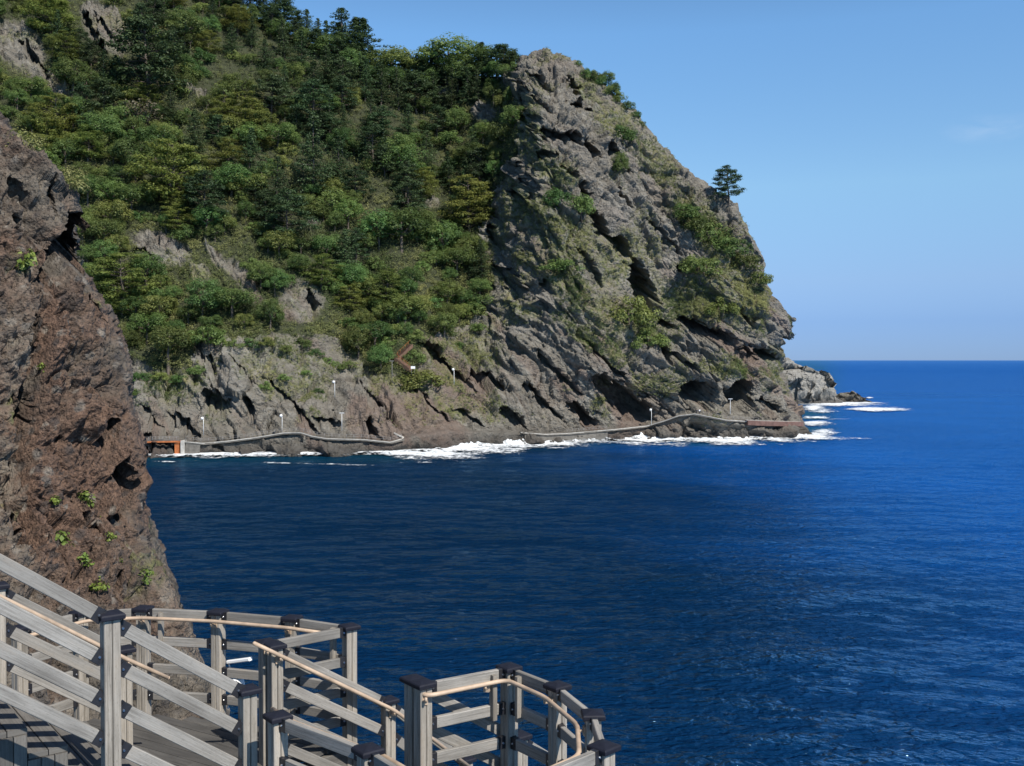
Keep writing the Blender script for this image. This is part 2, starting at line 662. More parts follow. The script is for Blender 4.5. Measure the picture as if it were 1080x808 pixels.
SUN_EL = math.radians(47)
SUN_DIR = Vector((.62, -.785, 0)).normalized() * math.cos(SUN_EL) + Vector((0, 0, math.sin(SUN_EL)))
world = bpy.data.worlds.new("World")
scene.world = world
world.use_nodes = True
wn = world.node_tree
bg = wn.nodes["Background"]
sky = wn.nodes.new("ShaderNodeTexSky")
sky.sky_type = "NISHITA"
sky.sun_disc = False
sky.sun_elevation = SUN_EL
sky.sun_rotation = math.atan2(SUN_DIR.x, SUN_DIR.y)
sky.altitude = 0
sky.air_density = .5
sky.dust_density = 0
sky.ozone_density = 6
# colour of the clear autumn sky by height above the horizon, with one faint wisp of cloud
kw = N(wn)
dirv = wn.nodes.new("ShaderNodeTexCoord").outputs["Generated"]
sepz = wn.nodes.new("ShaderNodeSeparateXYZ")
wn.links.new(dirv, sepz.inputs[0])
tint = kw.ramp(kw.mapr(sepz.outputs[2], 0, .6), [(0., (.165, .192, .275)), (.06, (.26, .275, .33)), (.125, (.47, .43, .40)), (.27, (.80, .775, .59)), (.5, (.86, .97, .83)), (1., (.38, .40, .40))])
skyc = kw.mix(1., sky.outputs[0], tint, "MULTIPLY")
skyc = kw.mix(1., skyc, (2.5, 2.5, 2.5), "MULTIPLY")
cl = wn.nodes.new("ShaderNodeVectorMath"); cl.operation = "SUBTRACT"
wn.links.new(dirv, cl.inputs[0])
CD = Vector(unproj(1046, 135, 1.)) - Vector((0, 0, EYE)); CD.normalize()
cl.inputs[1].default_value = CD
cv = kw.mapping(cl.outputs[0], (24, 10, 70), (0, math.radians(-14), 0))
ln = wn.nodes.new("ShaderNodeVectorMath"); ln.operation = "LENGTH"
wn.links.new(cv, ln.inputs[0])
wisp = kw.math("MULTIPLY", kw.mapr(ln.outputs["Value"], .1, 1., 1, 0), kw.mapr(kw.noise(cv, 1.6, 5), .35, .75))
skyc = kw.mix(kw.math("MULTIPLY", wisp, .16), skyc, (7., 7.6, 8.6))
wn.links.new(skyc, bg.inputs[0])
bg.inputs[1].default_value = .1

sl = bpy.data.lights.new("sun", "SUN")
sl.energy = 5.0
sl.angle = math.radians(.53)
sl.color = (1, .955, .89)
so = bpy.data.objects.new("sun", sl)
so.rotation_euler = (-SUN_DIR).to_track_quat("-Z", "Y").to_euler()
so.location = (30, -40, 90)
COL.objects.link(so)
vs = scene.view_settings
vs.view_transform = "Standard"
vs.look = "None"
vs.exposure = .3
vs.gamma = 1
vs.use_curve_mapping = False
scene.cycles.max_bounces = 6
scene.cycles.transparent_max_bounces = 8
scene.cycles.sample_clamp_indirect = 4

# ------------------------------------------------------------------ headland: surveyed outline
WATER = [(-480, 494), (-160, 489), (150, 482), (250, 480), (330, 480), (420, 478), (455, 476), (490, 472), (550, 468), (600, 466), (680, 463), (760, 465), (820, 463), (850, 461), (880, 459)]
RIDGE = [(-480, -260), (-160, -200), (0, -130), (100, -82), (200, -25), (280, 24), (330, 46), (380, 72), (430, 88), (500, 82), (534, 80), (543, 72), (550, 61), (560, 55), (575, 53.5), (592, 56), (608, 66), (640, 90), (655, 105), (690, 143), (720, 172), (745, 197), (775, 218), (800, 258), (820, 300), (835, 336)]
RDEPTH = [(-480, 500), (-160, 480), (100, 455), (300, 435), (450, 425), (515, 412), (545, 388), (575, 378), (650, 372), (720, 364), (780, 351), (835, 333)]
EDGE = [(240, 822), (290, 822), (305, 826), (322, 831), (340, 839), (352, 838), (360, 832), (368, 825), (378, 822), (390, 826), (402, 831), (420, 838), (435, 845), (447, 849), (470, 853)]
PATH = [(-160, 467), (150, 466), (193, 465.5), (215, 467.5), (240, 465.3), (270, 461.5), (300, 456.5), (318, 456.3), (330, 460), (345, 462.5), (385, 463.6), (412, 466.3), (424, 463), (440, 458), (470, 454), (520, 455), (548, 456), (575, 458), (600, 457), (650, 452.7), (682, 449.2), (700, 444), (715, 438.5), (732, 436.5), (745, 439), (765, 443), (800, 445), (845, 446), (880, 447)]


def base_surface(px, q):
    yw = interp(px, WATER)
    y1 = interp(px, RIDGE)
    yr = interp(px, RDEPTH)
    dw = depth_at_z(yw, 0.)
    qq = np.clip(q, 0, 1)
    py = yw + (y1 - yw) * qq
    g = .84 * qq ** 1.12 + .16 * qq ** 9
    Y = dw + (yr - dw) * g
    Y = Y + 13 * np.exp(-((px - 478 - (py - 230) * .1) / 42) ** 2) * smooth(60, 140, py) * (1 - smooth(330, 420, py))
    Y = Y - 12 * np.exp(-((px - 600 - (py - 200) * .25) / 55) ** 2) * smooth(60, 130, py) * (1 - smooth(380, 450, py))
    Y = Y + 8 * np.exp(-((px - 385) / 40) ** 2) * smooth(240, 300, py) * (1 - smooth(360, 440, py))
    Y = Y - 7 * np.exp(-((px - 250) / 60) ** 2) * smooth(120, 250, py) * (1 - smooth(390, 450, py))
    # the point rounds away to the right
    e = np.clip((px - 770) / 65, 0, 1)
    Y = Y + 22 * (1 - np.sqrt(np.clip(1 - e * e, 0, 1)))
    # overhanging nose of the point
    w = smooth(745, 835, px)
    pxw = px + w * (interp(py, EDGE) - 835) * smooth(270, 300, py)
    return pxw, py, Y


def surf_point(px, py, lift=0.):
    """point of the smooth headland surface seen at px, py"""
    yw, y1 = interp(px, WATER), interp(px, RIDGE)
    q = (py - yw) / (y1 - yw)
    _, _, Y = base_surface(np.array([float(px)]), np.array([float(q)]))
    return at_y(px, py, float(Y[0]) - lift)


# dark hollows and clefts: px, py, half length, half width, angle (deg, down to the right), depth m
HOLLOWS = [
    (747, 350, 34, 8.5, 20, 9), (712, 378, 30, 7, 38, 8), (738, 418, 21, 15, 10, 9), (786, 421, 19, 21, 20, 9),
    (682, 302, 32, 8, 68, 9), (634, 236, 36, 6, 52, 7), (657, 264, 18, 5, 48, 6), (617, 205, 15, 6, 70, 6), (700, 338, 26, 4, 42, 5), (592, 147, 25, 7, 15, 7), (544, 180, 12, 7, 20, 6), (552, 203, 11, 11, 30, 7), (548, 95, 26, 5, 80, 6), (572, 85, 12, 4, 20, 4), (607, 92, 16, 4, 50, 5), (612, 112, 14, 4, 20, 5), (562, 128, 14, 4, 15, 5), (625, 160, 14, 4, 55, 5), (655, 170, 20, 3, 50, 4), (578, 165, 10, 4, 10, 4),
    (537, 298, 26, 8, 42, 6), (724, 286, 13, 3.5, 22, 5), (660, 425, 42, 13, 42, 7), (618, 440, 26, 6, 42, 5), (575, 425, 30, 4, 42, 4),
    (548, 447, 25, 5, 45, 5), (470, 386, 40, 6, 36, 6), (515, 405, 24, 6, 40, 5), (462, 430, 24, 5, 40, 4), (228, 424, 16, 11, 50, 6),
    (262, 430, 12, 4, 60, 4), (165, 452, 30, 6, 55, 5), (205, 452, 32, 5, 38, 4), (322, 443, 20, 4, 48, 4), (345, 447, 16, 6, 25, 5),
    (395, 455, 12, 6, 30, 5), (352, 432, 4, 3, 0, 3), (386, 446, 5, 4, 0, 3), (150, 268, 13, 7, 30, 5), (172, 462, 30, 4, 0, 4), (168, 474, 17, 6, 0, 9),
    (827, 366, 9, 7, 10, 5), (806, 372, 12, 5, 40, 5), (822, 312, 6, 10, 60, 4), (792, 372, 10, 5, 40, 4), (815, 430, 14, 5, 60, 4),
    (560, 120, 30, 4, 80, 5), (572, 112, 12, 3, 30, 3), (605, 110, 10, 3, 20, 3), (600, 180, 12, 3, 30, 3), (520, 240, 20, 4, 80, 5),
    (655, 205, 18, 3, 55, 4), (625, 280, 24, 3, 50, 3), (700, 250, 28, 2.5, 40, 2.5), (790, 335, 18, 3, 55, 3), (575, 300, 8, 5, 30, 4),
    (395, 420, 30, 3, 42, 3), (300, 415, 34, 2.5, 45, 2.5), (260, 395, 26, 2.5, 42, 3), (215, 375, 18, 5, 70, 3), (275, 300, 16, 4, 50, 4), (330, 320, 14, 4, 60, 4),
    (36, 62, 24, 3, 50, 4), (98, 38, 26, 4, 60, 5), (110, 30, 22, 2.5, 55, 3), (500, 440, 20, 3, 42, 3), (440, 405, 20, 3, 38, 3), (590, 395, 34, 3, 44, 3), (640, 380, 34, 3, 46, 3),
]
FOREST = [(-480, 330), (-60, 330), (30, 300), (60, 215), (84, 240), (92, 300), (110, 345), (140, 372), (165, 388), (200, 384), (222, 352), (262, 354), (300, 352), (335, 352), (362, 360), (385, 386), (405, 396), (440, 392), (452, 355), (482, 345), (512, 330), (520, 290), (508, 250), (522, 205), (548, 150), (546, 100), (540, 62), (530, -600), (-480, -600)]
OUTCROPS = [(110, 30, 34, 20, 55), (20, 50, 34, 22, 50), (55, 85, 22, 8, 40), (172, 262, 34, 15, 25), (318, 318, 24, 22, 20), (212, 290, 12, 9, 40), (258, 296, 30, 9, 55), (232, 275, 22, 6, 45), (510, 118, 12, 8, 0), (330, 235, 8, 6, 0), (470, 95, 8, 5, 0), (455, 215, 9, 5, 0), (205, 98, 12, 6, 20)]
GRASS = [(560, 140, 16, 40, 0), (620, 95, 30, 9, 35), (650, 130, 34, 20, 40), (690, 170, 40, 16, 45), (740, 235, 50, 22, 42), (770, 285, 36, 24, 50), (790, 320, 22, 30, 20), (745, 310, 40, 22, 30), (710, 320, 40, 24, 30),
         (600, 250, 55, 30, 20), (565, 225, 38, 22, 30), (600, 300, 50, 20, 35), (545, 320, 30, 12, 20), (650, 330, 36, 26, 40), (585, 180, 24, 20, 30), (655, 275, 26, 34, 30), (640, 365, 40, 12, 35), (690, 350, 30, 14, 30),
         (770, 390, 24, 12, 10), (745, 388, 20, 9, 10), (500, 370, 36, 16, 40), (460, 375, 24, 12, 30), (420, 400, 40, 8, 5), (290, 368, 36, 12, 20), (250, 345, 50, 14, 10), (180, 400, 40, 26, 10), (320, 395, 20, 12, 80), (285, 395, 10, 24, 0), (200, 300, 60, 30, 20),
         (380, 360, 30, 20, 0), (350, 340, 24, 24, 0), (150, 330, 30, 30, 0), (480, 425, 30, 6, 35), (260, 265, 30, 10, 40), (225, 250, 30, 10, 30), (560, 275, 30, 12, 20), (610, 350, 36, 8, 40), (480, 402, 22, 7, 40)]


def in_poly(px, py, poly):
    inside = np.zeros(px.shape, bool)
    n = len(poly)
    for i in range(n):
        x1, y1 = poly[i]
        x2, y2 = poly[(i + 1) % n]
        c = ((y1 > py) != (y2 > py)) & (px < (x2 - x1) * (py - y1) / ((y2 - y1) or 1e-9) + x1)
        inside ^= c
    return inside


def ell(px, py, e):
    x, y, a, b, ang = e[:5]
    c, s = math.cos(math.radians(ang)), math.sin(math.radians(ang))
    dx, dy = px - x, py - y
    return np.sqrt(((dx * c + dy * s) / a) ** 2 + ((-dx * s + dy * c) / b) ** 2)


def build_headland():
    cols = np.concatenate([np.arange(-480, -160, 5.), np.arange(-160, 60, 1.7), np.arange(60, 770, .95), np.arange(770, 835.01, .55)])
    NQ = 470
    q = np.linspace(0, 1, NQ)
    NW, NB, NU = 26, 26, 4
    PX, Q = np.meshgrid(cols, q)
    pxw, py, Y = base_surface(PX, Q)
    # ledge that carries the coast path
    yp = interp(PX, PATH)
    below = smooth(-1.2, 1.2, py - yp)
    Y = Y - 2.4 * below * (1 - .6 * smooth(470, 485, py))
    X, _, Z = unproj(pxw, py, Y)
    nr, nc = X.shape
    # under water rows, back rows
    Xu = [X[0] * (1 - .004 * k) for k in range(NU, 0, -1)]
    Yu = [Y[0] - .9 * k for k in range(NU, 0, -1)]
    Zu = [Z[0] - 1.3 * k for k in range(NU, 0, -1)]
    Xb, Yb, Zb = [], [], []
    for k in range(1, NB + 1):
        s = 1.2 * k + .16 * k * k
        Xb.append(X[-1] - .05 * s); Yb.append(Y[-1] + s); Zb.append(np.maximum(Z[-1] - s * .55 * min(1, k / 9) - .02 * s * s * .1, -4))
    X = np.vstack([Xu, X, Xb]); Y = np.vstack([Yu, Y, Yb]); Z = np.vstack([Zu, Z, Zb])
    PYg = np.vstack([np.repeat(py[:1], NU, 0), py, np.repeat(py[-1:], NB, 0)])
    PXg = np.vstack([np.repeat(pxw[:1], NU, 0), pxw, np.repeat(pxw[-1:], NB, 0)])
    # columns that wrap round the point
    Xw, Yw_, Zw = [], [], []
    for k in range(1, NW + 1):
        s = .8 * k + .11 * k * k
        Xw.append(X[:, -1] + 2.2 * (1 - math.exp(-s / 3)) - .38 * s); Yw_.append(Y[:, -1] + s); Zw.append(Z[:, -1] - 0. * s)
    X = np.hstack([X, np.array(Xw).T]); Y = np.hstack([Y, np.array(Yw_).T]); Z = np.hstack([Z, np.array(Zw).T])
    PXg = np.hstack([PXg, np.repeat(PXg[:, -1:], NW, 1)]); PYg = np.hstack([PYg, np.repeat(PYg[:, -1:], NW, 1)])
    P = np.stack([X, Y, Z], -1)
    # outward normals of a blurred surface
    du = np.gradient(P, axis=1); dv = np.gradient(P, axis=0)
    Nn = np.cross(du, dv)
    for ax in (0, 1):
        for _ in range(2):
            k = 6
            pad = np.concatenate([np.repeat(Nn.take([0], ax), k, ax), Nn, np.repeat(Nn.take([-1], ax), k, ax)], ax)
            cs = np.cumsum(pad, ax)
            L = Nn.shape[ax]
            Nn = (cs.take(range(2 * k, 2 * k + L), ax) - cs.take(range(0, L), ax)) / (2 * k)
    Nn /= np.linalg.norm(Nn, axis=-1, keepdims=True) + 1e-9
    if Nn[nr // 2, nc // 2, 1] > 0:
        Nn = -Nn
    # displacement
    wx = fbm(X / 26, Y / 40, Z / 26, 3, 5) * 7
    wz = fbm(X / 26, Y / 40, Z / 26, 3, 9) * 7
    ang = math.radians(46)
    ang2 = math.radians(60)
    up = smooth(330, 220, PYg)
    a1 = X * math.cos(ang) - Z * math.sin(ang); b1 = -X * math.sin(ang) - Z * math.cos(ang)
    a2 = X * math.cos(ang2) - Z * math.sin(ang2); b2 = -X * math.sin(ang2) - Z * math.cos(ang2)
    b1, b2 = b1 + wx * .6, b2 + wz * .8

    def saw(b, a, per, s):
        ph = b / per + vnoise(a / (per * 5), b / (per * 4), Y * 0, s) * 1.3
        fr = ph - np.floor(ph)
        amp = .5 + .5 * vnoise(np.floor(ph) * 3.7, a / (per * 2.6), Y * 0, s + 3)
        return np.where(fr < .9, fr / .9, (1 - fr) / .1) * np.clip(amp * 1.6 - .15, 0, 1.25)

    m1 = smooth(-.25, .3, fbm(X / 22, Y / 22, Z / 22, 2, 91))
    m2 = smooth(-.1, .3, fbm(X / 15, Y / 15, Z / 15, 2, 93))
    rock = (saw(b1, a1, 10.5, 3) * 2.7 * m1 + saw(b1, a1, 4.1, 8) * 1.3 * m2) * (1 - up) + (saw(b2 + wx * .4, a2, 12, 13) * 2.6 + saw(b1, a1, 4.6, 18) * 1.2 * m2 + saw(-Z + wz * .7 + X * .15, X, 5.6, 23) * 1.3 * m1) * up
    # joints split the beds into blocks; the blocks are stretched along the bedding
    fa, ed = facets((a1 + wx) / 10, Y / 9, (b1 + wz) / 4.6, 4, 1.5, 1.0)
    rock = rock + fa * (1.9 - .9 * up) - 1.0 * np.exp(-(ed / .05) ** 2) * m1
    fa, ed = facets((a1 + wx * .5) / 3.6, Y / 3.4, (b1 + wz * .5) / 1.9, 7, 1.6, 1.0)
    rock = rock + fa * (.55 - .15 * up) - .3 * np.exp(-(ed / .08) ** 2)
    fa, ed = facets((X + wx * .5 + Z * .35) / 5.2, Y / 9, (Z + wz * .4) / 7.5, 15, 1.2, 1.0)
    rock = rock + (fa * 1.9 - 1.3 * np.exp(-(ed / .055) ** 2)) * up
    fa, ed = facets((X + Z * .3) / 2.3, Y / 3, (Z + wz * .2) / 2.9, 16, 1.4, 1.0)
    rock = rock + (fa * .5 - .45 * np.exp(-(ed / .07) ** 2)) * up
    fa, ed = facets(X / 1.25, Y / 1.5, Z / 1.05, 11, 1.7, 1.0)
    rock = rock + fa * .2
    rock = rock + fbm(X / 14, Y / 14, Z / 14, 3, 21) * 1.8 + fbm(X / 1.0, Y / 1.0, Z / 1.0, 2, 41) * .3
    jx = fbm(X / 4, Y / 8, Z / 4, 4, 51) * 7
    jy = fbm(X / 4, Y / 8, Z / 4, 4, 57) * 6
    jx = jx + fbm(X / 1.3, Y / 4, Z / 1.3, 3, 53) * 3.2
    jy = jy + fbm(X / 1.3, Y / 4, Z / 1.3, 3, 59) * 3.0
    hol = np.zeros(X.shape)
    for h in HOLLOWS:
        sel = (np.abs(PXg - h[0]) < h[2] * 1.6 + 14) & (np.abs(PYg - h[1]) < h[2] * 1.6 + 14)
        kk = min(1.25, .35 + h[3] / 8)
        d = ell(PXg[sel] + jx[sel] * kk, PYg[sel] + jy[sel] * kk, h)
        hol[sel] = np.maximum(hol[sel], h[5] * 1.9 * smooth(1.1, .72, d))
    forest = in_poly(PXg + jx * 1.0, PYg + jy * 1.0, FOREST).astype(float)
    out = np.zeros(X.shape)
    for e in OUTCROPS:
        out = np.maximum(out, smooth(1.15, .8, ell(PXg + jx * .6, PYg + jy * .6, e)))
    forest *= 1 - out
    grass = np.zeros(X.shape)
    for e in GRASS:
        grass = np.maximum(grass, smooth(1.2, .4, ell(PXg + jx * 1.5, PYg + jy * 1.5, e)))
    rows = np.arange(P.shape[0])[:, None]
    front = ((rows >= NU) & (rows < NU + NQ)) * np.ones(X.shape)
    damp = np.where(forest > .5, .35, 1.0)
    ypg = interp(PXg, PATH)
    nearpath = np.where(PYg < ypg, np.exp(-((PYg - ypg + .5) / 3.0) ** 2), np.exp(-((PYg - ypg) / 4.5) ** 2))
    damp = damp * (1 - .94 * nearpath)
    foot = smooth(4, 10, PYg - ypg) * front
    boulder = foot * (np.clip(fbm(X / 6.5, Y / 9, Z / 5, 3, 83) * 5.5 + 1.2, -1.0, 6) + fbm(X / 22, 0 * X, 0 * X, 2, 85) * 5)
    crest = np.clip(1 - (NU + NQ - 8 - rows) / 26, 0, 1) * np.ones(X.shape)
    damp = damp * (1 - .55 * np.clip(crest, 0, 1))
    disp = (rock - 2.6) * damp
    hol = hol * (1 - .9 * nearpath) * (1 - .5 * forest)
    P2 = P + Nn * disp[..., None]
    P2 = P2 + hol[..., None] * np.array([-.28, .90, .34])      # hollows run back and up under their ledges
    P2[..., 1] -= np.clip(boulder, -1.5, 6)
    # blocky outline for the crest of the bare rock and the nose
    P2[..., 2] += (fbm(X / 3, Y / 8, Z / 3, 3, 77) * .7) * crest * (1 - forest)
    sag = np.clip(P2[..., 2], -6, None)
    P2[..., 2] = sag
    red = smooth(.1, .5, fbm(a1 / 30, b1 / 5, Y / 30, 3, 61) + .35 * np.exp(-((PXg - 560) / 110) ** 2 - ((PYg - 420) / 45) ** 2) + .45 * np.exp(-((PXg - 420) / 60) ** 2 - ((PYg - 440) / 25) ** 2))
    steep = np.clip(1.2 - disp * 0, 0, 1)
    pale = .25 * smooth(.15, .6, fbm(X / 20, Y / 20, Z / 20, 3, 71))
    grass = np.maximum(grass, .55 * smooth(.05, .4, fbm(X / 9, Y / 9, Z / 9, 4, 73)) * smooth(452, 425, PYg))
    attrs = {"veg": np.clip(grass, 0, 1), "forest": np.clip(forest, 0, 1), "red": red * (1 - up * .7), "pale": pale}
    me = np_mesh("headland", P2.reshape(-1, 3), grid_quads(*P.shape[:2]), {k: v.reshape(-1) for k, v in attrs.items()})
    o = link_mesh("headland", me, M["headland"])
    tag(o, "steep rocky headland with wooded slopes above the blue bay", None, None, "structure")
    return dict(P=P2, N=Nn, forest=forest, grass=grass, PX=PXg, PY=PYg, NU=NU, NQ=NQ, nc=nc, front=front)


H = build_headland()


def head_point(px, py):
    """point of the built (rough) headland seen nearest to px, py"""
    sl_ = slice(H["NU"], H["NU"] + H["NQ"])
    d = (H["PX"][sl_, :H["nc"]] - px) ** 2 + (H["PY"][sl_, :H["nc"]] - py) ** 2
    i = np.unravel_index(np.argmin(d), d.shape)
    return Vector(H["P"][sl_, :H["nc"]][i]), Vector(H["N"][sl_, :H["nc"]][i])


# ------------------------------------------------------------------ near cliff at the left
CLIFF_EDGE = [(20, -130), (60, -62), (100, -20), (128, 3), (150, 30), (170, 45), (195, 62), (215, 72), (235, 79), (250, 81), (262, 81), (275, 77), (285, 80), (300, 88), (320, 97), (340, 109), (360, 120), (380, 127), (400, 131), (430, 138), (450, 144), (470, 150), (490, 154), (510, 155), (530, 150), (548, 153), (560, 158), (580, 165), (600, 172), (617, 178), (640, 190), (660, 198), (690, 208), (720, 216), (760, 228), (830, 245), (1000, 290)]
CLIFF_DENTS = [  # px, py, half length, half width, angle, depth m
    (59, 282, 46, 17, 119, 3.2), (74, 252, 26, 9, 95, 2.6), (42, 315, 14, 10, 100, 1.6), (118, 459, 15, 15, 0, 2.8), (70, 462, 7, 4, 70, .5), (140, 515, 30, 8, 80, 1.0), (131, 545, 26, 7, 120, .9), (139, 590, 34, 3.5, 88, .6),
    (36, 400, 60, 6, 80, .55), (30, 470, 60, 7, 82, .6), (28, 520, 40, 6, 75, .5), (95, 335, 18, 3, 45, .35), (34, 245, 30, 5, 60, .45), (20, 205, 20, 4, 55, .3), (52, 215, 18, 4, 70, .3), (126, 622, 18, 5, 95, .45), (150, 505, 20, 4, 100, .6),
    (95, 540, 20, 3, 60, .25), (60, 600, 25, 4, 70, .3), (15, 560, 18, 6, 40, .3), (105, 600, 20, 3, 70, .2),
]


def build_cliff():
    rows = np.concatenate([np.arange(30, 700, .62), np.arange(700, 990, 2.)])[::-1]
    cc = np.concatenate([np.linspace(0, .42, 60, endpoint=False), .42 + .58 * np.linspace(0, 1, 500) ** .93])
    C, PY = np.meshgrid(cc, rows)
    edge = interp(PY, CLIFF_EDGE)
    left = -330.
    PX = left + (edge - left) * C
    t = (edge - PX) / 150.
    Yc = interp(PY, [(30, 24.2), (128, 23.3), (300, 22), (480, 20.6), (640, 18.6), (720, 17.6), (1000, 15)])
    Y = Yc * (1 - .125 * np.clip(t, 0, 2.6)) + .38 * np.exp(-t * 8)
    X, Y, Z = (np.array(a) for a in unproj(PX, PY, Y))
    NWr = 40
    xs, ys = [], []
    for k in range(1, NWr + 1):
        s = .02 * k + .008 * k * k
        xs.append(X[:, -1] + .10 * (1 - math.exp(-s * 6)) - .42 * s); ys.append(Y[:, -1] + s)
    X = np.hstack([X, np.array(xs).T]); Y = np.hstack([Y, np.array(ys).T]); Z = np.hstack([Z, np.repeat(Z[:, -1:], NWr, 1)])
    PX = np.hstack([PX, np.repeat(PX[:, -1:], NWr, 1)]); PY = np.hstack([PY, np.repeat(PY[:, -1:], NWr, 1)])
    P = np.stack([X, Y, Z], -1)
    Nn = np.cross(np.gradient(P, axis=1), np.gradient(P, axis=0))
    for ax in (0, 1):
        k = 9
        pad = np.concatenate([np.repeat(Nn.take([0], ax), k, ax), Nn, np.repeat(Nn.take([-1], ax), k, ax)], ax)
        cs = np.cumsum(pad, ax)
        L = Nn.shape[ax]
        Nn = (cs.take(range(2 * k, 2 * k + L), ax) - cs.take(range(0, L), ax)) / (2 * k)
    Nn /= np.linalg.norm(Nn, axis=-1, keepdims=True) + 1e-9
    if Nn[Nn.shape[0] // 2, 200, 1] > 0:
        Nn = -Nn
    jx = fbm(X / .5, Y / .5, Z / .5, 4, 151) * 9
    jy = fbm(X / .5, Y / .5, Z / .5, 4, 157) * 9
    d = fbm(X / 2.6, Y / 2.6, Z / 2.6, 4, 101) * .85 + ridged(X / 1.1, Y / 1.1, Z / 1.4, 3, 111) * .20
    wx, wy = fbm(X / .8, Y / .8, Z / .8, 3, 5) * .35, fbm(X / .8, Y / .8, Z / .8, 3, 6) * .35
    fa, ed = facets((X + wx) / 1.15, Y / 1.15, (Z + wy) / 1.35, 104, 1.5, 1.0, 1.)
    d += fa * .21 - .16 * np.exp(-(ed / .07) ** 2)
    f1, f2, cid = voronoi((X + wx * .5) / .42, Y / .42, (Z + wy * .5) / .42, 105)
    d += np.clip(.5 - f1, -.1, .5) * .30 * (cid > .5) - .10 * (cid < .22) * smooth(.6, .2, f1)
    fa, ed = facets((X + wx * .3) / .24, Y / .24, (Z + wy * .3) / .24, 107, 1.6, 1.0, 1.)
    d += fa * .05
    fa, ed = facets(X / .09, Y / .09, Z / .09, 109, 1.6, 1.0, 1.)
    d += fa * .018
    f1, f2, cid = voronoi(X / .17, Y / .17, Z / .17, 115)
    d += np.clip(.45 - f1, -.05, .4) * .20 * (cid > .45) - .07 * (cid < .2) * smooth(.55, .15, f1)
    f1, f2, cid = voronoi(X / .085, Y / .085, Z / .085, 116)
    d += np.clip(.45 - f1, -.05, .4) * .09 * (cid > .5) - .035 * (cid < .22) * smooth(.55, .15, f1)
    d += fbm(X / .3, Y / .3, Z / .3, 3, 121) * .10
    d -= .20 * smooth(.12, .4, fbm(X / .42, Y / .42, Z / .5, 3, 141)) + .08 * smooth(.2, .5, fbm(X / .15, Y / .15, Z / .15, 2, 143))
    # a long shaded recess runs down between the grey and the brown rock
    d -= .75 * smooth(13, 3, np.abs(PX - interp(PY, [(300, 46), (400, 38), (500, 34), (600, 44)]) + jx * .6)) * smooth(310, 350, PY) * smooth(590, 540, PY)
    dent = np.zeros(X.shape)
    for h in CLIFF_DENTS:
        sel = (np.abs(PX - h[0]) < h[2] * 1.5 + 16) & (np.abs(PY - h[1]) < h[2] * 1.5 + 16)
        dd = ell(PX[sel] + jx[sel] * min(1, h[3] / 8), PY[sel] + jy[sel] * min(1, h[3] / 8), h)
        dent[sel] = np.maximum(dent[sel], h[5] * 1.5 * smooth(1.08, .7, dd))
    d = d * (.4 + .6 * smooth(-2, 30, interp(PY, CLIFF_EDGE) - PX))
    P2 = P + Nn * (d - .10)[..., None] + dent[..., None] * np.array([-.62, .62, .42])
    red = np.maximum(smooth(1.3, .5, ell(PX + jx * 3, PY + jy * 3, (90, 520, 75, 130, 10))), smooth(1.2, .5, ell(PX + jx * 2, PY + jy * 2, (58, 370, 60, 14, 78))))
    pale = np.maximum(smooth(1.3, .5, ell(PX + jx * 3, PY + jy * 3, (8, 470, 26, 160, 0))), .8 * smooth(1.3, .6, ell(PX + jx * 3, PY + jy * 3, (205, 670, 26, 80, -20))))
    pale = np.maximum(pale, .55 * smooth(1.2, .5, ell(PX + jx * 3, PY + jy * 3, (30, 190, 60, 60, 40))))
    veg = np.zeros(X.shape)
    for e in [(10, 290, 16, 14, 0), (22, 160, 14, 7, 40), (65, 195, 14, 6, 45), (150, 600, 10, 20, -20), (165, 600, 10, 22, 0), (10, 540, 20, 8, 0), (90, 325, 8, 4, 0), (20, 430, 6, 22, 0)]:
        veg = np.maximum(veg, .85 * smooth(1.3, .4, ell(PX + jx, PY + jy, e)))
    me = np_mesh("rock_cliff", P2.reshape(-1, 3), grid_quads(*X.shape), {"red": red.ravel(), "pale": pale.ravel(), "veg": veg.ravel()})
    o = link_mesh("rock_cliff", me, M["cliff"])
    tag(o, "rough brown conglomerate cliff rising close beside the wooden stairs", None, None, "structure")
    return dict(P=P2, N=Nn, PX=PX, PY=PY)


CL = build_cliff()


def cliff_point(px, py):
    d = (CL["PX"] - px) ** 2 + (CL["PY"] - py) ** 2
    i = np.unravel_index(np.argmin(d), d.shape)
    return Vector(CL["P"][i]), Vector(CL["N"][i])


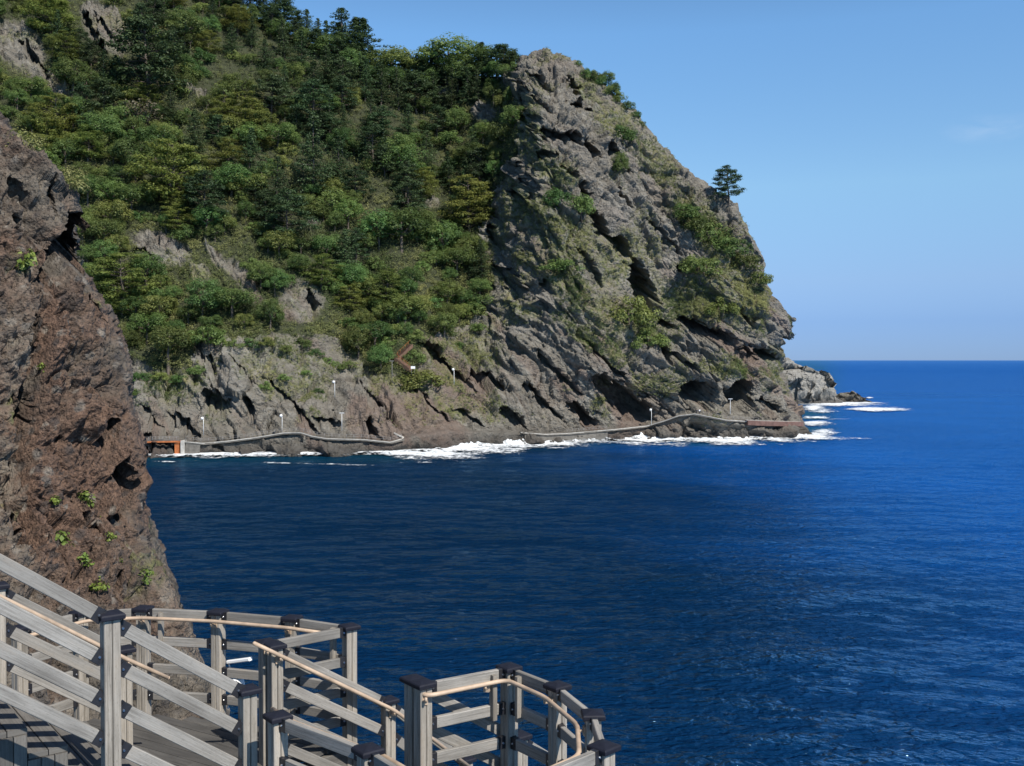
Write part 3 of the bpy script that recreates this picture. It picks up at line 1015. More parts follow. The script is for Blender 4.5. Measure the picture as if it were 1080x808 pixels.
# ------------------------------------------------------------------ sea: one sheet out to the horizon
def build_sea():
    r = np.concatenate([np.linspace(1, 45, 12), np.geomspace(48, 700, 420), np.geomspace(740, 150000, 60)])
    a = np.radians(np.concatenate([np.linspace(-180, -36, 40, endpoint=False), np.linspace(-36, 36, 460), np.linspace(40, 180, 36)]))
    R, A = np.meshgrid(r, a)
    X, Y = R * np.sin(A), R * np.cos(A)
    fade = smooth(900, 300, R)
    Z = (fbm(X / 19 + .3 * Y / 19, Y / 11, 0 * X, 2, 3) * .20 + fbm(X / 6, Y / 3.8, 0 * X, 3, 13) * .16) * fade - .05
    px, py = to_px(X, np.maximum(Y, 1), 0 * X)
    yw = interp(px, WATER)
    dw = depth_at_z(yw, 0.)
    shore = np.where((Y > 5) & (px < 905), smooth(34, -3, dw - Y) * smooth(900, 850, px), 0)
    shore = shore * (.75 + .5 * fbm(X / 25, Y / 12, 0 * X, 3, 31))
    op = smooth(8, 112, X + .12 * Y + 16 * fbm(X / 30, Y / 22, 0 * X, 4, 61) - 12)  # painted reflection mask: low where the headland mirrors, high where sky does
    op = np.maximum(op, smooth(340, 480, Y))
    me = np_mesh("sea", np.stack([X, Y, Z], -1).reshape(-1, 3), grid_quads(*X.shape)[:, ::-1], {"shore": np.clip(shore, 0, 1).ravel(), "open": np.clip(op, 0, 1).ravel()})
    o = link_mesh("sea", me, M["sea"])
    tag(o, "deep blue rippled sea filling the bay and reaching the horizon", None, None, "structure")


build_sea()

# outer edge of the white water, photo line -> sea level
FOAM_OUT = [(-100, 485), (150, 484), (215, 483), (250, 484), (290, 482.6), (330, 482), (370, 480.6), (400, 481.4), (425, 486), (450, 487), (475, 485), (500, 483), (520, 478.5), (560, 475.5), (600, 474), (640, 470.5), (700, 470), (740, 469.5), (770, 470.5), (800, 469), (825, 467.5), (850, 466)]


def build_foam():
    V, Q, DN = [], [], []

    def cells(x0, x1, y0, y1, cx, cy, dens, rise=None, nw=.9):
        xs, ys = np.arange(x0, x1, cx), np.arange(y0, y1, cy)
        X, Y = np.meshgrid(xs, ys)
        X = X + fbm(X / 3, Y / 3, 0 * X, 2, 91) * cx
        D = dens(X, Y)
        n = fbm(X / 7, Y / 6, 0 * X + 3, 5, 201, .68) * .95 + .22 * ridged(X / 3, Y / 5, 0 * X, 3, 207) + .5 * fbm(X / 26, 0 * Y, 0 * X, 2, 203)
        dn = D + n * nw
        keep = dn > .12
        up = np.clip(D - .3, 0, 1)
        Z = .30 + (fbm(X / 2.2, Y / 2.2, 0 * X, 4, 211) * .5 + .5) * (.1 + .5 * up)
        if rise is not None:
            Z = Z + rise(X, Y)
        q = grid_quads(*X.shape)
        kq = keep[:-1, :-1].ravel()
        q = q[kq]
        base = sum(len(v) for v in V)
        V.append(np.stack([X, Y, Z], -1).reshape(-1, 3))
        Q.append(q + base)
        DN.append(np.clip(dn, -1, 1.6).ravel())

    def coast(X, Y):
        px, _ = to_px(X, Y, 0 * X)
        a = depth_at_z(interp(px, WATER), 0.) + 2.5
        b = depth_at_z(interp(px, FOAM_OUT), 0.)
        t = (a - Y) / np.maximum(a - b, .5)
        return np.where((t < -.4) | (px > 862), -9, np.where(t < .4, .58, .58 - (t - .4) * .9))

    def coast_rise(X, Y):
        px, _ = to_px(X, Y, 0 * X)
        a = depth_at_z(interp(px, WATER), 0.) + 1.0
        near = smooth(7, 0, a - Y)
        burst = np.clip(fbm(X / 6, 0 * X, 0 * X, 3, 301) * 1.6, 0, 1) + .25
        return near * burst * (1.7 * np.clip(fbm(X / 1.2, Y / 1.2, 0 * X, 3, 305) + .55, 0, 1.5)) * smooth(420, 560, px) + near * .35

    cells(-112, 96, 246, 334, .3, .4, coast, coast_rise)

    blobs = [  # photo px, py, half width px, half height px, density
        (861, 447, 18, 2.2, .8), (857, 461, 20, 3.2, .95), (872, 463.5, 24, 1.4, .62), (900, 463.5, 16, .5, .45), (862, 441, 16, 1.3, .75), (852, 441, 6, 1.8, .8), (858, 431, 12, 3.4, 1.0), (868, 434, 14, 2.2, .8), (885, 427, 40, 1.3, .8), (905, 425.5, 28, .9, .7), (925, 432.2, 30, 1.5, .85), (905, 432, 16, .8, .6), (945, 432, 12, .7, .6), (917, 420, 4, .8, .8), (880, 443, 18, .6, .45), (868, 456, 14, 2, .7),
    ]

    def right(X, Y):
        px, py = to_px(X, Y, 0 * X)
        d = np.full(X.shape, -9.)
        for b in blobs:
            d = np.maximum(d, b[4] * (1.3 - ell(px, py, (b[0], b[1], b[2], b[3] * 1.3, 0))))
        return d
    cells(80, 250, 300, 690, .5, .9, right, None, .62)
    # thin streaks of old foam in the bay
    streaks = [(330, 490.5, 30, .3, .16), (165, 488, 9, .35, .3)]

    def bay(X, Y):
        px, py = to_px(X, Y, 0 * X)
        d = np.full(X.shape, -9.)
        for b in streaks:
            d = np.maximum(d, b[4] * (1.3 - ell(px, py, (b[0], b[1], b[2], b[3], 1.5))))
        return d
    cells(-100, -20, 225, 256, .3, .3, bay)
    v = np.concatenate(V)
    q = np.concatenate(Q)
    used, inv = np.unique(q, return_inverse=True)
    me = np_mesh("surf_foam", v[used], inv.reshape(-1, 4), {"dens": np.concatenate(DN)[used]})
    o = link_mesh("surf_foam", me, M["foam"])
    tag(o, "white surf breaking along the foot of the headland and around the rocks", "surf", None, "stuff")


build_foam()


# ------------------------------------------------------------------ rocks standing in the sea
def sea_rock(name, px, base_py, shape, label, col, seed, wpx):
    """shape: list of (px offset, top py) along the outline; depth from the waterline"""
    Y = float(depth_at_z(base_py, 0.))
    n = 120
    us = np.linspace(0, 1, n)
    vs_ = np.linspace(0, 1, 70)
    U, Vv = np.meshgrid(us, vs_)
    pxs = px + (U - .5) * wpx
    top = interp(pxs, shape)
    x0, y0, _ = unproj(pxs, base_py + 0 * pxs, Y)
    _, _, ht = unproj(pxs, top, Y + 8)
    ht = np.maximum(ht, .1)
    depth = wpx / F * Y * .6
    th = Vv * math.pi
    prof = np.sin(th) ** .55
    env = np.sin(np.clip(U, .0, 1) * math.pi) ** .35
    X = x0
    Yy = Y + depth * .5 * (1 - np.cos(th)) * env + (1 - env) * depth * .5
    Z = ht * prof - 1.2
    sc = max(.6, wpx / F * Y / 14)
    f1, f2, cid = voronoi(X / (2.4 * sc), Yy / (2.4 * sc), Z / (2.4 * sc), seed)
    fa, ed = facets(X / (2.6 * sc), Yy / (2.6 * sc), Z / (2.2 * sc), seed + 3, 1.8, 1.0)
    dd = fbm(X / (4 * sc), Yy / (4 * sc), Z / (4 * sc), 4, seed) * 1.4 * sc + fa * 1.5 * sc + cid * .6 * sc + ridged(X / (1.3 * sc), Yy / (1.3 * sc), Z / (1.3 * sc), 3, seed + 5) * .4 * sc
    Yy = Yy - dd * .8
    Z = Z + dd * .35 * prof
    X = X + fbm(X / 2, Yy / 2, Z / 2, 3, seed + 9) * .8 * sc
    me = np_mesh(name, np.stack([X, Yy, Z], -1).reshape(-1, 3), grid_quads(*X.shape)[:, ::-1], {"pale": np.full(X.size, col[0]), "red": np.full(X.size, col[1]), "veg": np.full(X.size, col[2]), "forest": np.zeros(X.size)})
    o = link_mesh(name, me, M["headland"])
    tag(o, label, "rock")
    return o


sea_rock("sea_rock", 848, 426, [(790, 372), (822, 381), (838, 383), (850, 386), (857, 390), (868, 393), (876, 399), (882, 408), (887, 417), (892, 426), (902, 430)], "large pale grey rock jutting from behind the tip of the headland", (1., 0, .05), 401, 100)
sea_rock("sea_rock", 900, 424.5, [(878, 426), (884, 416), (890, 414), (902, 413), (907, 415), (912, 420), (920, 422), (926, 425)], "low dark brown rock in the surf just off the pale rock", (0., .1, .1), 411, 46)
sea_rock("sea_rock", 939, 432.5, [(930, 433), (935, 430.3), (942, 430.2), (949, 433)], "tiny dark rock awash in its own patch of white surf", (0., .1, 0), 421, 20)
sea_rock("sea_rock", 590, 470.5, [(575, 471), (582, 467.6), (592, 466.8), (600, 468.6), (608, 471)], "flat black rock awash in the surf below the path wall", (0., 0, 0), 431, 36)


# ------------------------------------------------------------------ trees
class Leaves:
    def __init__(s, seed):
        s.r = np.random.default_rng(seed)
        s.c, s.n, s.s, s.t = [], [], [], []

    def clump(s, centre, rad, count, size, up=.4, flat=(1, 1, 1), tint=.5, shell=.5, tv=.1):
        r = s.r
        d = r.normal(size=(count, 3))
        d /= np.linalg.norm(d, axis=1, keepdims=True)
        rr = rad * (shell + (1 - shell) * r.random((count, 1)) ** .6)
        s.c.append(np.asarray(centre) + d * rr * np.asarray(flat))
        nn = d + r.normal(size=(count, 3)) * .3 + np.array([0, 0, up])
        s.n.append(nn / np.linalg.norm(nn, axis=1, keepdims=True))
        s.s.append(size * (.65 + .7 * r.random(count)))
        s.t.append(np.clip(tint + tv * r.normal(size=count), 0, 1))

    def mesh(s, name):
        c, n, sz, t = np.concatenate(s.c), np.concatenate(s.n), np.concatenate(s.s), np.concatenate(s.t)
        m = len(c)
        ref = s.r.normal(size=(m, 3))
        a = np.cross(n, ref); a /= np.linalg.norm(a, axis=1, keepdims=True) + 1e-9
        b = np.cross(n, a)
        e = sz[:, None] * .5
        asp = (.55 + .35 * s.r.random((m, 1)))
        bend = n * e * .35
        v = np.stack([c - a * e, c - b * e * asp + bend, c + a * e, c + b * e * asp + bend], 1).reshape(-1, 3)
        return np_mesh(name, v, np.arange(m * 4).reshape(-1, 4), {"tint": np.repeat(t, 4)}, False)


def make_tree(name, kind, seed, mat, parts=True):
    """prototype about its own base, height about 1 unit = 1 m"""
    r = random.Random(seed)
    L = Leaves(seed)
    W = MB()
    if kind == "conifer":
        Ht = 12.
        W.tube([(0, 0, -1.5), (.05, .03, 4), (0, 0, Ht * .97)], .26, 7, r1=.04)
        z = 1.6
        while z < Ht:
            f = 1 - z / Ht
            reach = (.3 + 3.3 * f ** .8) * r.uniform(.6, 1.25)
            reach *= 1 + .25 * math.sin(z * 2.1 + seed)
            nb = 5 + int(4 * f)
            a0 = r.uniform(0, 6.3)
            for k in range(nb):
                if r.random() < .22:
                    continue
                a = a0 + k * 6.283 / nb + r.uniform(-.3, .3)
                rc = reach * r.uniform(.55, 1.3)
                tip = Vector((math.cos(a) * rc, math.sin(a) * rc, z - .12 * rc + .1))
                if k % 2 == 0:
                    W.tube([(0, 0, z), tip * .8 + Vector((0, 0, z * .2))], .05, 4, False, r1=.02)
                m = max(2, int(rc / .55))
                for j in range(m):
                    t = (j + .8) / m
                    p = (tip.x * t, tip.y * t, z + (tip.z - z) * t)
                    L.clump(p, .34 + .36 * (1 - t) + .14 * f, 22, .24, .9, (1, 1, .6), .4 + .4 * t + r.uniform(-.2, .2), .3)
            z += .52 + .2 * f
        L.clump((0, 0, Ht), .2, 10, .3, .9, (1, 1, 1.8), .6, .1)
    elif kind == "layered":
        Ht = 8.
        W.tube([(0, 0, -1.5), (.2, .1, 2.5), (-.1, 0, 5), (0, 0, 7.4)], .25, 7, r1=.05)
        n = 12
        for k in range(n):
            t = k / (n - 1)
            z = 1.6 + 6.0 * t
            prof = 3.9 * math.sin(math.pi * (.25 + .62 * t)) ** 1.1
            m = 6 if t < .85 else 3
            for j in range(m):
                a = r.uniform(0, 6.283)
                rr = prof * r.uniform(.3, .95)
                p = Vector((math.cos(a) * rr, math.sin(a) * rr, z + r.uniform(-.25, .25)))
                W.tube([(0, 0, z - .7), tuple(p)], .06, 4, False, r1=.02)
                pr = r.uniform(.8, 1.35) * (1.15 - .4 * t)
                L.clump(p, pr, 110, .22, 1.6, (1.2, 1.2, .27), .55 + .25 * r.uniform(-1, 1), .1)
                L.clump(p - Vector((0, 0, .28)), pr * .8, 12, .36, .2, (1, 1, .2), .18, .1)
    elif kind == "round":
        Ht = 7.
        W.tube([(0, 0, -1.5), (.15, 0, 2), (0, .1, 4.6)], .24, 7, r1=.07)
        for k in range(34):
            u = r.uniform(-.35, 1)
            a = r.uniform(0, 6.283)
            rr = math.sqrt(max(0, 1 - u * u))
            q = r.uniform(.72, 1.05)
            p = Vector((math.cos(a) * rr * 2.9 * q, math.sin(a) * rr * 2.9 * q, 3.6 + u * 2.6 * q))
            if k % 4 == 0:
                W.tube([(0, 0, 2.6), tuple(p)], .08, 4, False, r1=.02)
            L.clump(p, r.uniform(.6, 1.15), 130, .22, .8, (1, 1, .8), .5 + .35 * r.uniform(-1, 1), .6)
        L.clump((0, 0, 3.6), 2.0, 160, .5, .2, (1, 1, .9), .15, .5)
    elif kind == "bush":
        Ht = 3.
        for k in range(3):
            W.tube([(0, 0, -1.2), (r.uniform(-.7, .7), r.uniform(-.7, .7), 1.6)], .09, 5, r1=.03)
        for k in range(22):
            u = r.uniform(-.1, 1)
            a = r.uniform(0, 6.283)
            rr = math.sqrt(max(0, 1 - u * u))
            p = Vector((math.cos(a) * rr * 1.9, math.sin(a) * rr * 1.9, .5 + u * 1.6)) * r.uniform(.75, 1.1)
            L.clump(p, r.uniform(.45, .8), 90, .2, .7, (1, 1, .75), .5 + .3 * r.uniform(-1, 1), .5)
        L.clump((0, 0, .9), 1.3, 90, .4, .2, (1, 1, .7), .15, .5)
    elif kind == "pine":        # open, wind shaped pine with flat pads
        Ht = 9.
        W.tube([(0, 0, -1.5), (.3, 0, 2.5), (.1, .1, 5), (.35, 0, 8.4)], .2, 7, r1=.05)
        for k in range(15):
            t = k / 14
            z = 2.2 + 6.4 * t
            for j in range(4 if t < .9 else 2):
                a = r.uniform(0, 6.283)
                rr = (2.9 * (1 - t) ** .55 + .5) * r.uniform(.45, 1.05)
                p = Vector((math.cos(a) * rr + .15, math.sin(a) * rr, z + r.uniform(-.2, .2)))
                W.tube([(.15, 0, z - .4), tuple(p)], .06, 4, False, r1=.02)
                for _ in range(3):
                    L.clump(p + Vector((r.uniform(-.6, .6), r.uniform(-.6, .6), r.uniform(-.1, .25))), r.uniform(.5, .95), 44, .23, .9, (1, 1, .45), .45 + .3 * r.uniform(-1, 1), .2)
    elif kind == "bare":        # leafless brown thicket
        Ht = 4.
        for k in range(46):
            a = r.uniform(0, 6.283)
            b = Vector((math.cos(a), math.sin(a), 0)) * r.uniform(.4, 2.3)
            mid = b * .4 + Vector((0, 0, r.uniform(1.0, 2.2)))
            end = b + Vector((0, 0, r.uniform(1.6, 3.6)))
            W.tube([(b.x * .1, b.y * .1, -1), tuple(mid), tuple(end)], .05, 4, False, r1=.015)
            L.clump(end, .7, 16, .26, .3, (1, 1, .8), .5 + .3 * r.uniform(-1, 1), .1)
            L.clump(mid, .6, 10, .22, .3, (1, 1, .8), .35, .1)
    root = bpy.data.objects.new(name, None)
    trunk = bpy.data.objects.new("trunk" if kind not in ("bush", "bare") else "stems", None)
    tm = bpy.data.meshes.new("trunk")
    tm.from_pydata([tuple(v) for v in W.v], [], W.f)
    tm.materials.append(M["bark"])
    cm = L.mesh("crown")
    cm.materials.append(mat)
    return dict(name=name, trunk=tm, crown=cm, h=Ht, stem="trunk" if kind not in ("bush", "bare") else "stems")


PROTO = {
    "conifer": [make_tree("conifer_tree", "conifer", 500 + i, M["conifer"]) for i in range(4)],
    "layered": [make_tree("layered_tree", "layered", 520 + i, M["layered"]) for i in range(3)],
    "round": [make_tree("leafy_tree", "round", 540 + i, M["round"]) for i in range(4)],
    "bright": [make_tree("leafy_tree", "round", 550 + i, M["bright"]) for i in range(2)],
    "bush": [make_tree("bush", "bush", 560 + i, M["round"]) for i in range(3)],
    "brightbush": [make_tree("bush", "bush", 570 + i, M["bright"]) for i in range(2)],
    "pine": [make_tree("pine_tree", "pine", 580 + i, M["conifer"]) for i in range(2)],
    "bare": [make_tree("bare_thicket", "bare", 590 + i, M["scrub"]) for i in range(1)],
}
CATS = {"conifer": "tree", "layered": "tree", "round": "tree", "bright": "tree", "bush": "bush", "brightbush": "bush", "pine": "tree", "bare": "bush"}


def plant(kind, p, height, label, group=None, widen=1., i=None):
    pr = PROTO[kind][(i if i is not None else random.randrange(99)) % len(PROTO[kind])]
    root = empty(pr["name"], p, random.uniform(0, 6.28), label, CATS[kind], group)
    sc = height / pr["h"]
    for part, me in ((pr["stem"], pr["trunk"]), ("crown", pr["crown"])):
        o = bpy.data.objects.new(part, me)
        COL.objects.link(o)
        o.parent = root
    root.scale = (sc * widen, sc * widen, sc)
    root.rotation_euler = (random.uniform(-.06, .06), random.uniform(-.06, .06), root.rotation_euler[2])
    return root


def m_per_px(p):
    return p.y / F


TREES = []


def plant_px(kind, px, py, hpx, label, group=None, widen=1., sink=.3, i=None):
    """px, py: where the foot stands in the photograph; hpx: height there"""
    p, n = head_point(px, py)
    p = p - Vector((0, 0, sink))
    TREES.append((px, py - hpx * .5, hpx * .5))
    return plant(kind, p, hpx * m_per_px(p), label, group, widen, i)


# trees one can single out
plant_px("layered", 128, 320, 58, "broad flat layered tree standing just past the near cliff's notch, low on the slope", None, 1.25)
plant_px("round", 178, 385, 52, "dark green bush-like tree low on the rock, right of the near cliff", None, 1.0)
plant_px("round", 245, 335, 40, "wide dark leafy tree on the ledge above the bare slabs", None, 1.35)
plant_px("pine", 158, 108, 92, "tall dark spreading pine below the grey outcrop at upper left", None, 1.35)
plant_px("layered", 183, 218, 72, "largest yellow green layered tree, mid slope left of the big conifer", None, 1.15)
plant_px("layered", 58, 150, 52, "yellow green layered tree just above the near cliff's top edge", None, 1.2)
plant_px("layered", 92, 172, 40, "small rounded layered tree right above the near cliff's top edge", None, 1.1)
plant_px("conifer", 330, 212, 92, "big dark conifer in the middle of the wooded slope", None, 1.0, i=1)
plant_px("conifer", 292, 225, 60, "dark conifer leaning on the left of the big mid slope conifer", None, 1.1)
plant_px("layered", 495, 245, 62, "drooping yellow green layered tree next to the left edge of the bare summit rock", None, 1.0)
plant_px("layered", 250, 40, 34, "yellow green layered tree under the skyline conifers at upper left", None, 1.3)
plant_px("layered", 52, 40, 48, "yellow green layered tree between the two grey outcrops at upper left", None, 1.15)
plant_px("bare", 150, 140, 34, "leafless brown thicket on the slope below the spreading pine", None, 1.2)
plant_px("pine", 768, 216, 42, "lone dark pine standing on the right skyline of the headland", None, 1.15, i=1)
plant_px("bush", 626, 368, 10, "small green bush on the slope above the diagonal slabs", None, 1.1)
plant_px("bush", 588, 218, 26, "left one of two round dark bushes on the pale cliff face", None, .85)
plant_px("bush", 615, 224, 26, "right one of two round dark bushes on the pale cliff face", None, .85)
plant_px("bush", 590, 283, 20, "dark bush on the ledge below the two round bushes", None, 1.6)
plant_px("brightbush", 664, 345, 40, "bright green bush in the gully at mid height of the cliff", None, .9)
plant_px("brightbush", 680, 368, 26, "smaller bright green bush just below the bright gully bush", None, 1.1)
plant_px("round", 655, 190, 34, "dark leafy tree in the groove under the summit's right shoulder", None, .6)
plant_px("bush", 655, 150, 22, "dark bush on the summit's right shoulder", None, 1.0)
plant_px("brightbush", 762, 330, 24, "bright green bush on the grassy upper part of the point", None, 1.0)
plant_px("bush", 740, 292, 26, "dark bush on the lower edge of the long hedge on the point", None, 1.2)
plant_px("brightbush", 450, 412, 26, "bright green shrub on the ledge below the white sign", None, 1.5)
plant_px("round", 466, 360, 34, "blue green leafy tree overhanging the dark cleft beside the red steps", None, 1.1)
plant_px("round", 402, 390, 34, "dark leafy tree just left of the red zigzag steps", None, 1.0)
plant_px("brightbush", 410, 366, 14, "bright yellow green bush above the red zigzag steps", None, 1.2)
plant_px("bush", 437, 380, 16, "dark bush inside the bend of the red zigzag steps", None, 1.1)
plant_px("bush", 782, 393, 10, "dark bush above the sea caves at the point", None, 1.5)
plant_px("brightbush", 280, 408, 12, "small bright green bush in a crack of the bare slabs", None, .9)
plant_px("brightbush", 222, 366, 26, "light green bush beside the dark ledge tree", None, 1.0)
plant_px("round", 130, 372, 30, "leafy tree half hidden by the near cliff, above the dark cleft", None, 1.1)
for (px, py, h) in [(722, 232, 22), (736, 244, 24), (750, 252, 24), (764, 262, 24), (776, 270, 24), (788, 284, 22), (800, 300, 18)]:
    plant_px("bush", px, py, h, "dark bush in the long hedge running down the point below the lone pine", "bushes of the hedge on the point", 1.1)
for (px, py, h, k) in [(628, 86, 15, "bush"), (641, 92, 20, "round"), (649, 101, 18, "round"), (610, 70, 8, "bush"), (618, 78, 10, "bush"), (622, 82, 13, "bush"), (634, 90, 16, "bush"), (645, 98, 15, "bush"), (655, 108, 14, "bush"), (662, 116, 12, "bush"), (668, 126, 9, "bush"), (676, 134, 8, "bush")]:
    plant_px(k, px, py, h, "dark rounded tree on the skyline of the summit's right shoulder", "trees on the summit shoulder", .9)
# conifers standing against the sky
for (px, py, h) in [(208, -4, 34), (222, -2, 30), (236, 4, 34), (250, 8, 32), (263, 18, 34), (276, 26, 36), (289, 30, 38), (301, 34, 34), (312, 38, 30), (323, 42, 34), (334, 50, 36), (346, 56, 34), (357, 62, 40), (366, 66, 44), (374, 70, 48), (384, 74, 44), (394, 78, 34), (405, 82, 34), (416, 86, 36), (428, 90, 34), (440, 90, 34), (452, 90, 38), (464, 88, 38), (475, 87, 38), (486, 86, 38), (497, 84, 36), (508, 82, 34), (519, 80, 30), (530, 79, 28), (540, 77, 24)]:
    plant_px(random.choice(["conifer", "conifer", "conifer", "pine"]) if px < 412 else random.choice(["conifer", "pine", "pine", "round"]), px + random.uniform(-3, 3), py, h * random.uniform(.78, 1.3), "dark tree in the close row along the wooded skyline", "trees along the wooded skyline", 1.2 + .7 * random.random())
for (px, py, h) in [(225, 28, 34), (244, 60, 36), (300, 62, 44), (318, 78, 46), (345, 92, 46), (362, 104, 44), (330, 112, 46), (300, 110, 40), (385, 108, 44), (402, 112, 44), (420, 118, 44), (440, 120, 44), (458, 118, 42), (476, 116, 44), (492, 112, 40), (506, 108, 34), (280, 78, 36), (265, 52, 34), (430, 150, 40), (392, 142, 42), (362, 150, 40), (462, 150, 38)]:
    plant_px(random.choice(["conifer", "conifer", "pine"]), px, py, h, "dark conifer on the upper slope just below the skyline row", "conifers of the upper slope", 1.0 + .3 * random.random())


for (px, py, h, k) in [(215, 8, 26, "pine"), (232, 12, 24, "round"), (247, 18, 26, "pine"), (262, 28, 24, "round"), (283, 38, 28, "pine"), (296, 43, 24, "round"), (309, 48, 28, "pine"), (321, 54, 26, "round"), (333, 60, 28, "pine"), (345, 66, 28, "round"), (356, 74, 30, "pine"), (369, 82, 30, "round"), (380, 86, 28, "pine"), (391, 90, 26, "round"), (402, 94, 30, "pine"), (413, 97, 26, "round"), (424, 99, 30, "pine"), (436, 100, 26, "round"), (447, 100, 30, "pine"), (459, 99, 28, "round"), (471, 98, 30, "pine"), (483, 97, 28, "round"), (495, 95, 30, "pine"), (506, 92, 28, "round"), (517, 90, 28, "pine"), (528, 88, 26, "round"), (538, 88, 24, "round")]:
    plant_px(k, px + random.uniform(-3, 3), py, h * random.uniform(.9, 1.15), "dark tree packed close under the skyline conifers", "trees packed under the skyline conifers", 1.1 + .3 * random.random())


# the rest of the wood: spread so that no two crowns share a place
for (px, py, h, kd) in [(212, 352, 14, "bush"), (228, 362, 12, "brightbush"), (246, 368, 11, "bush"), (262, 362, 14, "bush"), (283, 366, 12, "brightbush"), (300, 372, 10, "bush"), (318, 362, 13, "bush"), (335, 370, 11, "bush"), (352, 378, 12, "brightbush"), (368, 386, 12, "bush"), (150, 398, 13, "bush"), (170, 404, 11, "brightbush"), (190, 402, 12, "bush"), (208, 394, 12, "bush"), (142, 416, 9, "bush"), (300, 400, 8, "brightbush"), (322, 396, 7, "brightbush"), (338, 404, 7, "bush"), (470, 352, 15, "bush"), (488, 362, 11, "bush"), (505, 350, 12, "bush")]:
    plant_px(kd, px, py, h, "small bush spilling from the wood down onto the bare slabs", "small bushes on the bare slabs", 1.3)
CLEARINGS = [(428, 374, 20, 17, 0), (228, 78, 20, 30, 20), (395, 205, 24, 15, 0), (352, 250, 15, 10, 0), (130, 218, 10, 14, 0), (272, 100, 14, 16, 0), (425, 262, 14, 9, 20), (455, 300, 10, 12, 0), (300, 185, 9, 12, 0)]
for (kd, px, py, h, w_) in [("pine", 218, 238, 56, 1.3), ("pine", 300, 262, 62, 1.3), ("conifer", 262, 190, 54, 1.3), ("pine", 392, 180, 50, 1.2), ("conifer", 448, 190, 52, 1.3), ("pine", 505, 205, 50, 1.2), ("pine", 110, 130, 50, 1.3), ("conifer", 358, 200, 56, 1.3), ("pine", 430, 235, 46, 1.2), ("conifer", 205, 165, 48, 1.3), ("pine", 330, 140, 54, 1.3), ("pine", 285, 128, 50, 1.3)]:
    plant_px(kd, px, py, h, "large dark evergreen standing out among the lighter trees of the slope", "large dark evergreens of the slope", w_)


def fill_wood():
    r = random.Random(77)
    placed = list(TREES)
    n = 0
    tries = 0
    fx, fy = [], []
    while n < 375 and tries < 120000:
        tries += 1
        px, py = r.uniform(-90, 552), r.uniform(-2, 400)
        xx, yy = np.array([px]), np.array([py])
        if not in_poly(xx, yy, FOREST)[0] or py < interp(px, RIDGE) + 14:
            continue
        if px < interp(py, CLIFF_EDGE) - 4 and r.random() < .6:
            continue
        if any(ell(xx, yy, (e[0], e[1] + 4, e[2] * 1.0, e[3] * 1.1, e[4]))[0] < 1 for e in OUTCROPS):
            continue
        z = vnoise(np.array([px / 60]), np.array([py / 60]), np.array([0.]), 5)[0]
        kind = r.choices(["round", "bright", "layered", "conifer", "bush", "brightbush", "pine"], [42, 19 + 16 * z, 7, 10 if py < 220 else 1.5, 12, 9, 6 if py < 240 else 1])[0]
        hpx = {"round": 20 + 32 * r.random() ** 1.6, "bright": 18 + 22 * r.random() ** 1.5, "layered": 26 + 26 * r.random() ** 1.4, "conifer": r.uniform(34, 56), "bush": r.uniform(14, 20), "brightbush": r.uniform(12, 18), "pine": r.uniform(32, 42)}[kind]
        rad = hpx * (.40 if kind not in ("conifer", "pine", "bush", "brightbush") else .27 if kind in ("conifer", "pine") else .6)
        if any(ell(xx, yy - hpx * .4, e)[0] < 1 for e in CLEARINGS) or (px < 345 and py > 262 and r.random() < .5):
            continue
        if any(ell(xx, yy - hpx * .5, (e[0], e[1], e[2] * 1.25 + 4, e[3] * 1.25 + 4, e[4]))[0] < 1 for e in OUTCROPS):
            continue
        if any((px - a) ** 2 + (py - hpx * .5 - b) ** 2 < (.54 * (rad + c * .8)) ** 2 for a, b, c in placed):
            continue
        placed.append((px, py - hpx * .5, rad))
        lab, grp = {
            "round": ("mid green round crowned tree in the mixed wood of the slope", "round crowned trees of the wooded slope"),
            "bright": ("light green round crowned tree in the mixed wood of the slope", "light green trees of the wooded slope"),
            "layered": ("smaller yellow green layered tree in the mixed wood of the slope", "layered trees of the wooded slope"),
            "conifer": ("scattered dark conifer among the broadleaf trees of the slope", "scattered conifers of the wooded slope"),
            "pine": ("scattered open crowned pine among the broadleaf trees of the slope", "scattered pines of the wooded slope"),
            "bush": ("low dark green bush between the trees of the slope", "dark bushes of the wooded slope"),
            "brightbush": ("low light green bush between the trees of the slope", "light bushes of the wooded slope"),
        }[kind]
        p, _ = head_point(px, py)
        plant(kind, p - Vector((0, 0, .4)), hpx * m_per_px(p), lab, grp, r.uniform(.95, 1.3))
        n += 1


fill_wood()


